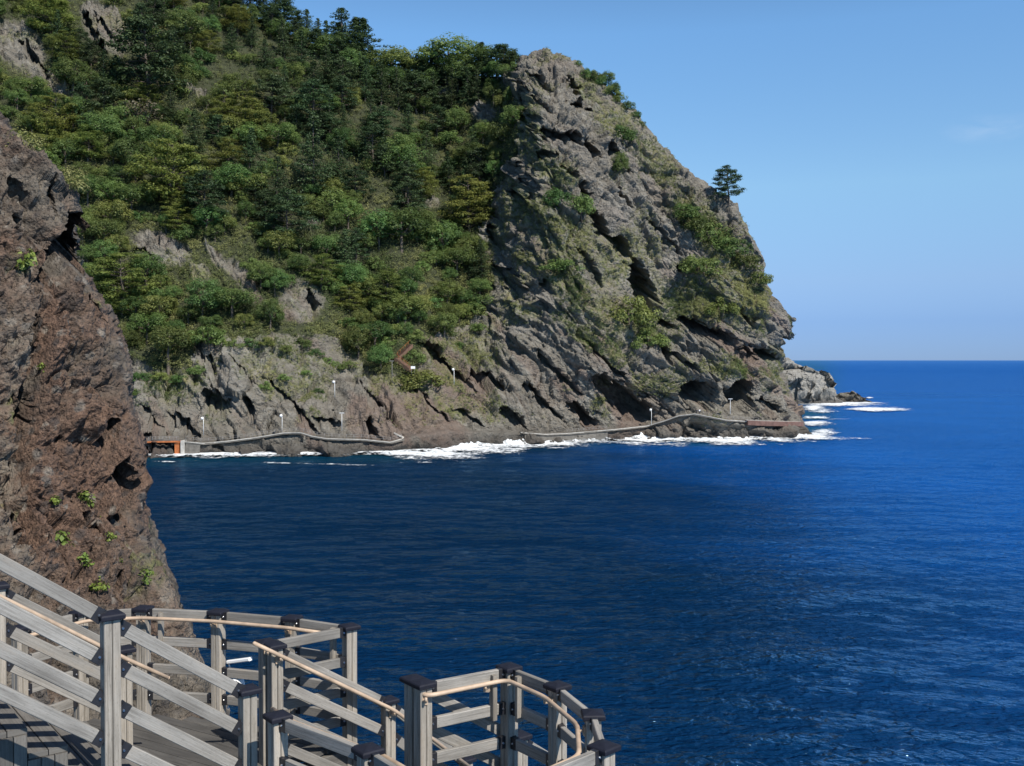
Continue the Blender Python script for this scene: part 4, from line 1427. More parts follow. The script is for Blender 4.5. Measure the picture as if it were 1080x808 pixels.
def build_cover():
    """shrubs, bamboo grass and tufts that nobody could count"""
    r = np.random.default_rng(5)
    P, Nn = H["P"], H["N"]
    nu, nq, nc = H["NU"], H["NQ"], H["nc"]
    sl_ = slice(nu, nu + nq)
    for (name, dens, count, leaves, size, rad, mat, label) in [
        ("undergrowth", H["forest"], 14000, 40, .33, 1.15, M["cover"], "low green undergrowth covering the ground of the wooded slope"),
        ("rock_grass", H["grass"], 28000, 14, .23, .45, M["cover"], "tufts of yellow green grass and scrub growing on the rock ledges"),
    ]:
        w = dens[sl_, :nc].copy()
        w *= np.where(H["PX"][sl_, :nc] > -20, 1, np.where(H["PX"][sl_, :nc] > -330, .45, 0)) * (H["PY"][sl_, :nc] > -60)
        w *= .15 + np.clip(fbm(P[sl_, :nc, 0] / 7, P[sl_, :nc, 1] / 7, P[sl_, :nc, 2] / 7, 4, 401) * 1.4 + .45, 0, 1.2) if name == "rock_grass" else 1
        gx = np.gradient(H["PX"][sl_, :nc], axis=1)
        w *= np.clip(gx, 0, None)
        pr = (w / w.sum()).ravel()
        idx = r.choice(pr.size, count, p=pr)
        c = P[sl_, :nc].reshape(-1, 3)[idx]
        n = Nn[sl_, :nc].reshape(-1, 3)[idx]
        c = c + n * .15
        hue = np.clip(.42 + .75 * fbm(c[:, 0] / 16, c[:, 1] / 16, c[:, 2] / 16, 3, 411) + r.normal(size=count) * .12, 0, 1)
        sc = (.6 + .9 * r.random(count))
        d = r.normal(size=(count, leaves, 3))
        d /= np.linalg.norm(d, axis=-1, keepdims=True)
        d = d * np.array([1, 1, .75]) + n[:, None] * .55
        cc = c[:, None] + d * (rad * sc)[:, None, None] * (.4 + .6 * r.random((count, leaves, 1)))
        nn = d + r.normal(size=d.shape) * .4 + np.array([0, 0, .8])
        nn /= np.linalg.norm(nn, axis=-1, keepdims=True)
        cc, nn = cc.reshape(-1, 3), nn.reshape(-1, 3)
        m = len(cc)
        ref = r.normal(size=(m, 3))
        a = np.cross(nn, ref); a /= np.linalg.norm(a, axis=1, keepdims=True) + 1e-9
        b = np.cross(nn, a)
        e = (size * (.6 + .8 * r.random((m, 1)))) * .5
        v = np.stack([cc - a * e, cc - b * e * .6, cc + a * e, cc + b * e * .6], 1).reshape(-1, 3)
        tint = np.clip(np.repeat(hue, leaves) + r.normal(size=m) * .08, 0, 1)
        me = np_mesh(name, v, np.arange(m * 4).reshape(-1, 4), {"tint": np.repeat(tint, 4)}, False)
        tag(link_mesh(name, me, mat), label, "ground cover", None, "stuff")


build_cover()

# fresh plants rooted in the near cliff
for i, (px, py, s, lab) in enumerate([
    (64, 574, .30, "largest bright green plant on the near cliff, in the brown rock above the stairs"), (98, 540, .22, "upright bright green plant high on the brown rock of the near cliff"), (80, 553, .18, "small bright green plant left of the upright one on the near cliff"),
    (96, 627, .2, "bright green plant on the near cliff just above the stair rail"), (79, 604, .16, "small bright green plant between two others low on the near cliff"), (127, 610, .15, "small green plant beside the dark vertical crack of the near cliff"),
    (63, 523, .15, "small green plant highest in the brown rock of the near cliff"), (120, 536, .17, "green plant at the upper end of the dark hollow in the near cliff"), (112, 571, .13, "tiny pale green plant in the middle of the brown rock of the near cliff"),
    (34, 514, .15, "pale green plant on the grey left part of the near cliff"), (46, 388, .14, "lone green sprig under the dark overhang of the near cliff"), (9, 299, .3, "green tuft on the mossy ledge at the left edge of the near cliff"), (152, 610, .2, "grassy tuft on the outer edge of the near cliff"), (130, 578, .12, "tiny green plant left of the dark vertical crack of the near cliff"), (42, 552, .13, "small green plant in the shaded groove of the near cliff"),
]):
    p, n = cliff_point(px, py)
    L = Leaves(700 + i)
    for k in range(5):
        L.clump((random.uniform(-.5, .5) * s, random.uniform(-.3, .3) * s, random.uniform(-.5, .6) * s), s * .5, 20, s * .34, .5, (1, 1, .8), .5 + random.uniform(-.25, .25), .2)
    me = L.mesh("cliff_plant")
    o = link_mesh("cliff_plant", me, M["fresh"])
    o.location = p + n * (s * .25)
    tag(o, lab, "plant")

for (px, py, s, lab) in [(24, 164, .5, "pale green tuft of grass on the near cliff's upper edge, the higher of two"), (64, 199, .45, "pale green tuft of grass on the near cliff's upper edge, the lower of two")]:
    p, n = cliff_point(px, py)
    L = Leaves(int(px) + 800)
    for k in range(9):
        L.clump((random.uniform(-.6, .6) * s, random.uniform(-.4, .4) * s, random.uniform(-.5, .6) * s), s * .45, 90, s * .10, .8, (1, 1, .9), .75 + random.uniform(-.2, .2), .3)
    o = link_mesh("grass_tuft", L.mesh("grass_tuft"), M["cover"])
    o.location = p + n * .1
    tag(o, lab, "grass tuft")


# ------------------------------------------------------------------ wooden deck, stairs and railings
DZ = EYE - 3.6          # deck level
TZ = EYE - 2.48         # top of the post caps on the deck level
UX = Vector((.79, .61, 0)).normalized()     # up and down the stairs
VX = Vector((.61, -.79, 0)).normalized()    # along the gangway
ROT = math.atan2(UX.y, UX.x)
RISE = .69


def lvl(px, py):
    return at_z(px, py, TZ)


PA, PB, PC, PZ = lvl(230, 642), lvl(308, 648.5), lvl(368.5, 657.5), lvl(151, 638.5)
PD, PI = lvl(290, 677), lvl(446, 717)
PJ, PK, PL, PM = lvl(537, 700), lvl(588, 719.5), lvl(625.5, 749), lvl(637, 783)
PF, PG = lvl(293, 751), lvl(388, 786)
PN = PG + VX * 1.05
PE = at_y(261, 723, 7.45)
P1 = at_y(116, 644, 6.87)
P0 = P1 + (P1 - PE) * 1.25
PY = lvl(131, 681)
PW = PY - UX * 1.0 + Vector((0, 0, .69))
PW2 = PY - UX * 2.1 + Vector((0, 0, 1.45))
V1 = Vector((-4.30, 10.15, TZ)); V2 = Vector((-4.62, 9.55, TZ))
PH = PD + UX * 1.15 + Vector((0, 0, -.72))
PH2 = PD + UX * 2.05 + Vector((0, 0, -1.5))
Q1 = PI + UX * .95 + Vector((0, 0, -.62))
Q2 = PI + UX * 2.05 + Vector((0, 0, -1.40))
PD1 = PD - VX * .14 - UX * .02
PI1 = PI - VX * .14

PW_ = .104      # post width


def make_post(root, top, rot, base, label=None, tall_cap=True):
    m = MB()
    c, s = math.cos(rot), math.sin(rot)
    z1 = top.z - .045
    q = PW_ / 4
    for a in (-1, 1):
        for b in (-1, 1):
            ox, oy = a * (q + .0018), b * (q + .0018)
            x, y = top.x + ox * c - oy * s, top.y + ox * s + oy * c
            m.board((x, y, base), (x, y, z1), PW_ / 2, PW_ / 2, (c, s, 0), .006, random.random() * .6)
    po = m.build("post", M["wood"], root)
    # cap: plinth with a low pyramid
    bm = bmesh.new()
    rings = []
    for (hw, z) in ((.072, -.054), (.080, -.050), (.081, -.024), (.074, -.014), (.012, 0)):
        rings.append([bm.verts.new((top.x + hw * (px * c - py * s), top.y + hw * (px * s + py * c), top.z + z)) for px, py in ((-1, -1), (1, -1), (1, 1), (-1, 1))])
    for r0, r1 in zip(rings, rings[1:]):
        for i in range(4):
            j = (i + 1) % 4
            bm.faces.new((r0[i], r0[j], r1[j], r1[i]))
    bm.faces.new(rings[-1]); bm.faces.new(list(reversed(rings[0])))
    bmesh.ops.bevel(bm, geom=[e for e in bm.edges], offset=.0025, segments=1, affect="EDGES")
    me = bpy.data.meshes.new("cap")
    bm.to_mesh(me); bm.free()
    link_mesh("cap", me, M["cap"], po)
    if label:
        po["label"] = label
    return po


LEVELS = (.072, .352, .632, .905)


def make_rail(root, a, b, trim_a=True, trim_b=True, h=.09, w=.042):
    """one rail between two post centres, with a black bracket and bolts at each end"""
    a, b = Vector(a), Vector(b)
    d = (b - a).normalized()
    flat = Vector((d.x, d.y, 0)).normalized()
    k = 1 / max(.3, d.dot(flat))
    pa = a + d * ((PW_ / 2 + .034) * k)
    pb = b - d * ((PW_ / 2 + .034) * k)
    m = MB()
    m.board(pa, pb, w, h, (0, 0, 1), .005)
    ro = m.build("rail", M["rail_wood"], root)
    for end, sg in ((pa, 1), (pb, -1)):
        br = MB()
        br.board(end - d * sg * .034, end + d * sg * .026, w + .006, h + .006, (0, 0, 1), .002)
        side = d.cross(Vector((0, 0, 1))).normalized()
        br.board(end - d * sg * .042, end - d * sg * .030, w + .014, h + .012, (0, 0, 1), .002)
        bo = br.build("bracket", M["bracket"], ro)
        bt = MB()
        cb = end - d * sg * .012
        bt.tube([cb - side * (w / 2 + .013), cb + side * (w / 2 + .013)], .008, 8)
        me_bolt = bt.build("bolt", M["steel"], ro)
    return ro


def make_handrail(root, pts, r=.018, brackets=()):
    # rounded bends
    P = [Vector(p) for p in pts]
    out = [P[0]]
    for i in range(1, len(P) - 1):
        d0, d1 = (P[i - 1] - P[i]), (P[i + 1] - P[i])
        k = min(.09, d0.length * .4, d1.length * .4)
        s, e = P[i] + d0.normalized() * k, P[i] + d1.normalized() * k
        for t in np.linspace(0, 1, 6):
            out.append(s * (1 - t) ** 2 + P[i] * 2 * t * (1 - t) + e * t * t)
    out.append(P[-1])
    m = MB()
    m.tube(out, r, 14)
    for e in (out[0], out[-1]):
        m.sphere(e, r * 1.0, 12, 8)
    ho = m.build("handrail", M["handrail"], root)
    for (post, at) in brackets:
        at, post = Vector(at), Vector(post)
        g = MB()
        low = at - Vector((0, 0, .045))
        g.tube([at - Vector((0, 0, .01)), low], .011, 8)
        flat = Vector((post.x, post.y, low.z))
        g.tube([low, low + (flat - low) * .62], .011, 8)
        g.box(low + (flat - low) * .52, .03, .05, .07, math.atan2((flat - low).y, (flat - low).x))
        g.build("handrail_bracket", M["handrail"], ho)
    return ho


def railing(label, posts, sections, base_of=None, handrails=(), blocks=(), group=None):
    """posts: (top point, turn, base z); sections: (top a, top b[, levels])"""
    root = empty("wooden_railing", (posts[0][0].x, posts[0][0].y, posts[0][2]), 0, label, "railing", group)
    for (t, rot, bz) in posts:
        make_post(root, t, rot, bz)
    for s in sections:
        a, b = s[0], s[1]
        for L in (s[2] if len(s) > 2 else LEVELS):
            make_rail(root, a - Vector((0, 0, L)), b - Vector((0, 0, L)))
    for h in handrails:
        make_handrail(root, h[0], brackets=h[1])
    for (p, d) in blocks:
        g = MB()
        g.board(p + Vector((0, 0, -.055)), p + Vector((0, 0, -.42)), .066, .04, d, .005)
        g.build("mounting_block", M["wood"], root)
    return root


def off(p, d, r=.115, dz=-.098):
    return p + d.normalized() * r + Vector((0, 0, dz))


PB_ = DZ - .35   # posts run down past the deck edge to the frame

# near stair railing
railing("grey timber railing on the near side of the upper stairs, two posts and sloping rails",
        [(PE, ROT, DZ - .3), (P1, ROT, P1.z - 1.6), (P0, ROT, P0.z - 1.6)], [(P1, PE), (P0, P1)])
# far stair railing, with the handrail that ends beside the landing
n1 = VX
hr_end = off(PY, n1) + UX * .34 + Vector((0, 0, -.22))
railing("grey timber railing on the far side of the upper stairs with a beige handrail",
        [(PY, ROT, PB_), (PW, ROT, PW.z - 1.5), (PW2, ROT, PW2.z - 1.5)], [(PW, PY), (PW2, PW)],
        handrails=[([off(PW2, n1, .12), off(PW, n1, .12), off(PY, n1, .12), hr_end], [(PW, off(PW, n1, .12)), (PY, off(PY, n1, .12))])])
# landing railing: along the far side and back on the right
dAB = (PB - PA).normalized(); rAB = math.atan2(dAB.y, dAB.x)
nA = Vector((-.35, -.94, 0))
hA = [V2 + Vector((.10, -.02, -.098)), V1 + Vector((.10, -.06, -.098)), PZ + Vector((.02, -.12, -.098)), off(PA, nA), off(PB, nA), PC + Vector((-.16, -.03, -.098))]
dZA = (PA - PZ).normalized()
railing("grey timber railing round the landing beside the near cliff with a level beige handrail",
        [(PA, rAB, PB_), (PZ, math.atan2(dZA.y, dZA.x), PB_), (V1, 1.0, PB_), (V2, 1.0, PB_), (PB, rAB, PB_), (PC, ROT, PB_), (PD1, ROT, PB_)],
        [(V2, V1), (V1, PZ), (PZ, PA), (PA, PB), (PB, PC), (PC, PD1)],
        handrails=[(hA, [(PA, hA[3]), (PB, hA[4]), (PZ, hA[2])])],
        blocks=[(PZ + dZA * .20 + Vector((0, -.02, 0)), dZA), (PC - (PC - PB).normalized() * .16 + Vector((-.02, -.03, 0)), (PC - PB).normalized())])
# railing on the left of the lower stairs
h3 = [off(PD, VX) - UX * .24 + Vector((0, 0, .15)), off(PD, VX), off(PH, VX), off(PH2, VX)]
railing("grey timber railing sloping down the left side of the lower stairs with a beige handrail",
        [(PD, ROT, PB_), (PH, ROT, PH.z - 1.5), (PH2, ROT, PH2.z - 1.5)], [(PD, PH), (PH, PH2)],
        handrails=[(h3, [(PD, h3[1]), (PD1, h3[0] + UX * .12 - Vector((0, 0, .07))), (PH, h3[2])])])
# railing on the right of the lower stairs, behind the balcony
railing("grey timber railing sloping down the right side of the lower stairs behind the balcony",
        [(PI1, ROT, PB_), (Q1, ROT, Q1.z - 1.5), (Q2, ROT, Q2.z - 1.5)], [(PI1, Q1), (Q1, Q2)])
# balcony railing
dIJ, dJK, dKL, dLM = ((b - a).normalized() for a, b in ((PI, PJ), (PJ, PK), (PK, PL), (PL, PM)))
def inn(d):
    return Vector((d.y, -d.x, 0)).normalized()
nIJ, nJK, nKL, nLM = inn(dIJ), inn(dJK), inn(dKL), inn(dLM)
h4 = [off(PI, nIJ) - VX * .30 + nIJ * .02, off(PI, nIJ) + Vector((-.03, .0, 0)), off(PJ, (nIJ + nJK)), off(PK, nJK + nKL), off(PL, nKL + nLM), off(PM, nLM, .14) + Vector((-.02, .02, 0)), off(PN, Vector((.1, 1, 0)), .15)]
railing("grey timber railing round the many sided sea balcony with a bent beige handrail",
        [(PJ, math.atan2(dIJ.y, dIJ.x) + .1, PB_), (PI, ROT, PB_), (PK, math.atan2(dJK.y, dJK.x), PB_), (PL, math.atan2(dLM.y, dLM.x), PB_), (PM, math.atan2((PM - PN).y, (PM - PN).x), PB_), (PN, ROT, PB_)],
        [(PI, PJ), (PJ, PK), (PK, PL), (PL, PM), (PM, PN)],
        handrails=[(h4, [(PI, h4[1]), (PJ - dIJ * .2, h4[2] - dIJ * .2), (PK, h4[3]), (PL, h4[4])])],
        blocks=[(PJ - dIJ * .17 + nIJ * .03, dIJ), (PJ + dJK * .17 + nJK * .03, dJK)])
# near side of the gangway
nF = UX
h5 = [off(PF, nF) - VX * .34, off(PF, nF), off(PG, nF), off(PG + VX * .8, nF)]
railing("grey timber railing along the near side of the gangway with a pale handrail behind it",
        [(PF, ROT, PB_), (PG, ROT, PB_)], [(PF, PG), (PG, PN)],
        handrails=[(h5, [(PF, h5[1]), (PG, h5[2])])])

# deck boards, cut to the outline of the platform
OUT = [V2, V1, PZ, PA, PB, PC, PD, PI, PJ, PK, PL, PM, PN, PG, PF, PE, PY]
poly = [(p.x, p.y) for p in OUT]
cx_, cy_ = sum(p[0] for p in poly) / len(poly), sum(p[1] for p in poly) / len(poly)
PLD = Vector((.86, -.51, 0)).normalized()
PLN = Vector((-PLD.y, PLD.x, 0))


def planks(m, poly, z, d, wid=.135, gap=.008, thick=.04):
    n = Vector((-d.y, d.x, 0))
    ts = [Vector((p[0], p[1], 0)).dot(n) for p in poly]
    t = min(ts) + wid / 2
    while t < max(ts):
        xs = []
        for i in range(len(poly)):
            a, b = Vector((*poly[i], 0)), Vector((*poly[(i + 1) % len(poly)], 0))
            ta, tb = a.dot(n) - t, b.dot(n) - t
            if (ta > 0) != (tb > 0):
                f = ta / (ta - tb)
                xs.append((a + (b - a) * f).dot(d))
        xs.sort()
        for x0, x1 in zip(xs[::2], xs[1::2]):
            cut = x0
            while cut < x1 - .02:
                e = min(x1, cut + random.uniform(1.6, 2.6))
                if x1 - e < .3:
                    e = x1
                a, b = n * t + d * (cut + .002), n * t + d * (e - .002)
                zz = z - thick / 2 + random.uniform(-.0015, .0015)
                m.board((a.x, a.y, zz), (b.x, b.y, zz), wid - gap, thick, (0, 0, 1), .004)
                cut = e
        t += wid


deck = empty("wooden_deck", (cx_, cy_, DZ), 0, "grey plank deck of the landing, gangway and balcony above the sea", "deck")
m = MB(); planks(m, poly, DZ, PLD); m.build("deck_boards", M["deck_wood"], deck)
m = MB()
for i in range(len(OUT)):
    a, b = OUT[i], OUT[(i + 1) % len(OUT)]
    m.board((a.x, a.y, DZ - .16), (b.x, b.y, DZ - .16), .06, .2, (0, 0, 1))
m.build("edge_beam", M["tread_wood"], deck)
m = MB()
for p in (PA, PC, PI, PJ, PK, PM, PF, PE, PY, V1):
    q = Vector((p.x + (cx_ - p.x) * .08, p.y + (cy_ - p.y) * .08, 0))
    m.board((q.x, q.y, DZ - 9), (q.x, q.y, DZ - .27), .16, .16, (1, 0, 0))
m.build("support_post", M["tread_wood"], deck)


def staircase(label, near, far, direction, z_top, n, up):
    """near, far: ends of the first nosing; direction: horizontal run; up: +1 climbing, -1 falling"""
    root = empty("wooden_stairs", near, 0, label, "stairs")
    run, rise = .262, .181
    w = (far - near)
    wl = w.length
    wd = w.normalized()
    a0 = near + wd * .07
    b0 = far - wd * .07
    for i in range(n):
        z = z_top + up * rise * (i + (1 if up > 0 else 1))
        s0 = direction * (run * i)
        m = MB()
        for k in range(2):
            o = s0 + direction * (run * (.25 + .5 * k) - .008)
            a, b = a0 + o, b0 + o
            m.board((a.x, a.y, z - .02), (b.x, b.y, z - .02), run / 2 - .006, .04, (0, 0, 1), .004, .1 + .5 * random.random())
        m.build("tread", M["tread_wood"], root)
        m = MB()
        o = s0 + direction * (.006 if up > 0 else run - .02)
        zz = (z - .045) if up > 0 else (z - .045)
        # riser of short upright boards
        cnt = int(wl / .15)
        for k in range(cnt):
            f0 = (k + .5) / cnt
            c = a0 + (b0 - a0) * f0 + o
            ht = rise if up > 0 else rise
            m.board((c.x, c.y, zz - ht), (c.x, c.y, zz), .02, wl / cnt - .01, wd, .003)
        m.build("riser", M["tread_wood"], root)
        for (e, sg) in ((a0, -1), (b0, 1)):
            m = MB()
            for k in range(3):
                c = e + s0 + direction * (run * (k + .5) / 3) + wd * sg * .012
                m.board((c.x, c.y, z - 1.3), (c.x, c.y, z - .042), .022, run / 3 - .006, direction, .003)
            m.build("side_board", M["tread_wood"], root)
    return root


zE = Vector((PE.x, PE.y, DZ)); zY = Vector((PY.x, PY.y, DZ))
near_e = zE - VX * .38 - UX * .09
staircase("grey plank stairs coming down from the left to the landing", near_e, near_e - VX * ((zY - zE).dot(-VX) - .34), -UX, DZ, 10, 1)
zD = Vector((PD.x, PD.y, DZ)); zI = Vector((PI1.x, PI1.y, DZ))
staircase("grey plank stairs going down from the gangway towards the sea behind the balcony", zI + UX * .1, zI + UX * .1 + (zD - zI) * .97, UX, DZ, 9, -1)

# white lamp fixed to the outside of the landing railing
lamp_at = at_y(241, 698, PA.y + .02)
root = empty("white_lamp", lamp_at, 0, "small white outdoor lamp with flat arm and dome beside a landing post", "lamp")
m = MB()
e1 = at_y(264, 695, PA.y - .1)
m.board(lamp_at, e1, .06, .036, (0, 0, 1), .008)
m.build("arm", M["white"], root)
dm = at_y(250, 721, PA.y - .02)
m = MB()
prof = [(.0, .075), (.04, .068), (.062, .045), (.074, .01), (.076, -.02), (.066, -.03)]
for i in range(len(prof) - 1):
    for k in range(20):
        a0_, a1_ = k * math.tau / 20, (k + 1) * math.tau / 20
        b = len(m.v)
        for (r_, z_) in (prof[i], prof[i + 1]):
            for a_ in (a0_, a1_):
                m.v.append(dm + Vector((math.cos(a_) * r_, math.sin(a_) * r_, z_)))
        m._face((b, b + 2, b + 3, b + 1), [(0, 0)] * 4, 0, True)
m.build("dome", M["white"], root)
m = MB()
m.tube([lamp_at, lamp_at + Vector((.02, .0, -.1)), at_y(241, 726, PA.y), dm + Vector((-.07, 0, -.02))], .007, 6)
m.tube([dm + Vector((-.05, 0, -.02)), dm + Vector((-.10, .02, -.24))], .006, 6)
m.sphere(dm + Vector((-.10, .02, -.25)), .014, 8, 6)
m.build("stem", M["white"], root)

# ------------------------------------------------------------------ coast path at the foot of the headland
_row = slice(H["NU"], H["NU"] + H["NQ"])
_pp, _py = H["PX"][_row, :H["nc"]], H["PY"][_row, :H["nc"]]
_band = np.abs(_py - interp(_pp, PATH) - .5) < 2.6
_front = np.where(_band, H["P"][_row, :H["nc"], 1], 1e9)
_fpx = _pp[60]
_fy = np.quantile(np.where(_front > 1e8, np.nan, _front), .25, axis=0) if False else np.nanpercentile(np.where(_front > 1e8, np.nan, _front), 20, axis=0)
_k = np.ones(15) / 15
_fy = np.convolve(np.pad(_fy, 7, "edge"), _k, "valid")


def path_pt(px, out=1.5, dz=0.):
    """centre of the path: it stands on the ledge cut along the rough rock"""
    Y = float(np.interp(px, _fpx, _fy)) + 1.2 - (out - 1.0) - .55
    p = at_y(px, float(interp(px, PATH)), Y)
    return p + Vector((0, 0, dz + .1))


def ribbon(name, pts, width, thick, mat, kind=True, label=None, kerb=None, parent=None):
    """slab that follows the points, its outer (sea) edge optionally carrying a pale kerb"""
    bm = bmesh.new()
    rows = []
    n = len(pts)
    for i, p in enumerate(pts):
        d = (pts[min(i + 1, n - 1)] - pts[max(i - 1, 0)])
        d.z = 0
        d.normalize()
        sd = Vector((d.y, -d.x, 0))
        rows.append([bm.verts.new(p + sd * a + Vector((0, 0, b))) for a, b in ((width / 2, -thick), (width / 2, 0), (-width / 2, 0), (-width / 2, -thick))])
    for r0, r1 in zip(rows, rows[1:]):
        for i in range(4):
            j = (i + 1) % 4
            bm.faces.new((r0[i], r0[j], r1[j], r1[i]))
    bm.faces.new(rows[0]); bm.faces.new(list(reversed(rows[-1])))
    bmesh.ops.recalc_face_normals(bm, faces=bm.faces)
    me = bpy.data.meshes.new(name)
    bm.to_mesh(me); bm.free()
    o = link_mesh(name, me, mat, parent)
    if kind:
        tag(o, label, None, None, "structure")
    return o


def path_run(px0, px1, label, kerb_h=.22):
    xs = np.arange(px0, px1 + .1, 2.5)
    P_ = [path_pt(x) for x in xs]
    ribbon("coastal_path", [p + Vector((0, 0, -.02)) for p in P_], 2.2, .45, M["concrete"], True, label)
    e = [p + Vector((0, -1.12, .06)) for p in P_]
    ribbon("path_kerb", e, .22, kerb_h, M["offwhite"], True, "pale kerb along the sea edge of the coast path")
    return P_


pathA = path_run(194, 424, "narrow concrete path running above the surf along the headland's foot")
pathB = path_run(549, 800, "narrow concrete path climbing past the two walkers and under the sea caves")
# hairpin at the right end of the first stretch
hp = [surf_point(px, py) + Vector((0, -1.0, .1)) for px, py in [(424, 463.2), (426, 461), (421, 458.5), (416, 456)]]
ribbon("path_kerb", hp, .35, .4, M["offwhite"], True, "pale kerb where the coast path turns back uphill")


def path_railing(px0, px1, label, step=2.6, every=1.9):
    xs = np.arange(px0, px1, .25)
    pts = [path_pt(x, 2.15, .05) for x in xs]
    root = empty("path_railing", pts[0], 0, label, "railing")
    acc = 9
    posts = []
    for a, b in zip(pts, pts[1:]):
        acc += (b - a).length
        if acc > every:
            acc = 0
            posts.append(a)
    posts.append(pts[-1])
    for p in posts[:98]:
        g = MB(); g.tube([p, p + Vector((0, 0, 1.12))], .045, 6)
        g.build("post", M["greymetal"], root)
    for h in (1.1, .6):
        g = MB(); g.tube([p + Vector((0, 0, h)) for p in posts], .032, 5)
        g.build("rail", M["greymetal"], root)


path_railing(196, 424, "thin grey railing along the first stretch of the coast path")
path_railing(598, 640, "short thin railing beside the dark hollows of the coast path")
path_railing(742, 800, "thin grey railing under the sea caves at the point")

# rusty footbridge and its pier
b0, b1 = path_pt(146, 1.6), path_pt(190, 1.6)
zb = b1.z + .15
b0.z = b1.z = zb
root = empty("footbridge", (b0 + b1) / 2, 0, "short rusty orange footbridge over a dark inlet of the coast path", "bridge")
m = MB(); m.board(b0, b1, 1.9, .12, (0, 0, 1)); m.build("deck", M["concrete"], root)
m = MB()
for sy in (-.98, .98):
    m.board(b0 + Vector((0, sy, -.22)), b1 + Vector((0, sy, -.22)), .12, .42, (0, 0, 1))
m.build("girder", M["rust"], root)
m = MB()
pc = path_pt(187.5, 1.6)
m.board((pc.x, pc.y, -.8), (pc.x, pc.y, zb - .3), 1.5, 1.2, (1, 0, 0))
m.board((pc.x, pc.y, zb - .7), (pc.x, pc.y, zb - .06), 1.9, 1.5, (1, 0, 0))
m.build("pier", M["rust"], root)
for k in range(12):
    p = b0 + (b1 - b0) * (k + .3) / 12 + Vector((0, -.9, 0))
    g = MB(); g.tube([p, p + Vector((0, 0, 1.1))], .045, 6); g.build("post", M["greymetal"], root)
for h in (1.1, .75, .4):
    g = MB(); g.tube([b0 + Vector((0, -.9, h)), b1 + Vector((0, -.9, h))], .035, 5); g.build("rail", M["greymetal"], root)

pw = path_pt(194, 1.6)
root = empty("bridge_abutment", (pw.x, pw.y, 0), 0, "pale concrete pillar with grey stone wall at the right end of the footbridge", "abutment")
m = MB(); m.board((pw.x, pw.y - .2, -.8), (pw.x, pw.y - .2, pw.z + .22), .95, 2.4, (0, 1, 0), .03); m.build("pillar", M["offwhite"], root)
pts = [path_pt(x, 1.5, -.6) for x in (196, 203, 211)]
m = MB()
for a, b in zip(pts, pts[1:]):
    m.board(a + Vector((0, 0, -1.6)), b + Vector((0, 0, -1.6)), 2.0, 3.4, (0, 0, 1), .03)
m.build("wall", M["concrete"], root)

# concrete wall that carries the second stretch, and the red brown wall at the point
xs = np.arange(552, 642, 4.)
pts = [path_pt(x, 1.25, -.5) for x in xs]
root = ribbon("retaining_wall", pts, 2.0, 2.3, M["concrete"], False)
tag(root, "grey concrete retaining wall under the path beside the breaking surf", "wall")
xs = np.arange(786, 846, 3.)
pts = [path_pt(x, 1.9, .25) for x in xs]
root = empty("retaining_wall", pts[0], 0, "red brown terrace wall at the outermost tip of the headland", "wall")
ribbon("wall", pts, 2.8, 1.5, M["redwall"], False, parent=root)
ribbon("coping", [p + Vector((0, -1.3, .16)) for p in pts], .35, .16, M["offwhite"], False, parent=root)


def lamp_post(px, py_foot, hpx, label, glow="round", lift=2.2):
    p = surf_point(px, py_foot)
    p = Vector((p.x, p.y - lift, p.z))
    h = hpx * m_per_px(p)
    root = empty("lamp_post", p, 0, label, "lamp post")
    g = MB(); g.tube([p - Vector((0, 0, 1.2)), p + Vector((0, 0, h * .95))], .075, 8, r1=.055); g.build("pole", M["white"] if glow != "grey" else M["greymetal"], root)
    g = MB()
    if glow == "round":
        g.sphere(p + Vector((-.28, -.1, h * .88)), .42, 12, 8, (1, 1, .95))
    elif glow == "flat":
        g.box(p + Vector((0, 0, h)), 1.3, .4, .14)
    elif glow == "grey":
        g.box(p + Vector((-.1, 0, h * .97)), 1.2, .35, .16)
    g.build("lamp_head", M["white"] if glow != "grey" else M["greymetal"], root)
    if glow == "round":
        g = MB(); g.box(p + Vector((.05, 0, h * 1.02)), .8, .35, .08, .5); g.build("solar_panel", M["greymetal"], root)
    return root


lamp_post(216.5, 454, 15, "white lamp post with round head nearest the rusty footbridge", "round", 1.6)
lamp_post(299.5, 452, 16, "white lamp post with round head above the hump of the coast path", "round")
lamp_post(362, 449, 14, "plain white lamp post above the small square holes in the slab", "flat")
lamp_post(354.5, 414, 13, "white lamp post with round head higher up, at the foot of the upper path", "round")
lamp_post(414.5, 399, 19, "thin grey lamp post with a flat head left of the white sign", "grey")
lamp_post(479.5, 401, 13, "lamp post with small white globe in front of the long dark cleft", "round", 3.)
lamp_post(685.5, 443, 13, "white lamp post standing below the dark diagonal hollow", "round", 3.5)
lamp_post(767, 432, 12, "white lamp post with flat head between the two sea caves", "flat", 4.5)

# white notice board
sp = surf_point(436.5, 392); sp.y -= 2.6
root = empty("notice_board", sp, 0, "small white notice board on two legs at the foot of the red steps", "sign")
m = MB(); m.board(sp + Vector((-.62, 0, 1.25)), sp + Vector((.62, 0, 1.25)), .08, .75, (0, 0, 1)); m.build("board", M["white"], root)
for s in (-.45, .45):
    m = MB(); m.tube([sp + Vector((s, .06, -1)), sp + Vector((s, .06, 1.2))], .05, 6); m.build("leg", M["greymetal"], root)

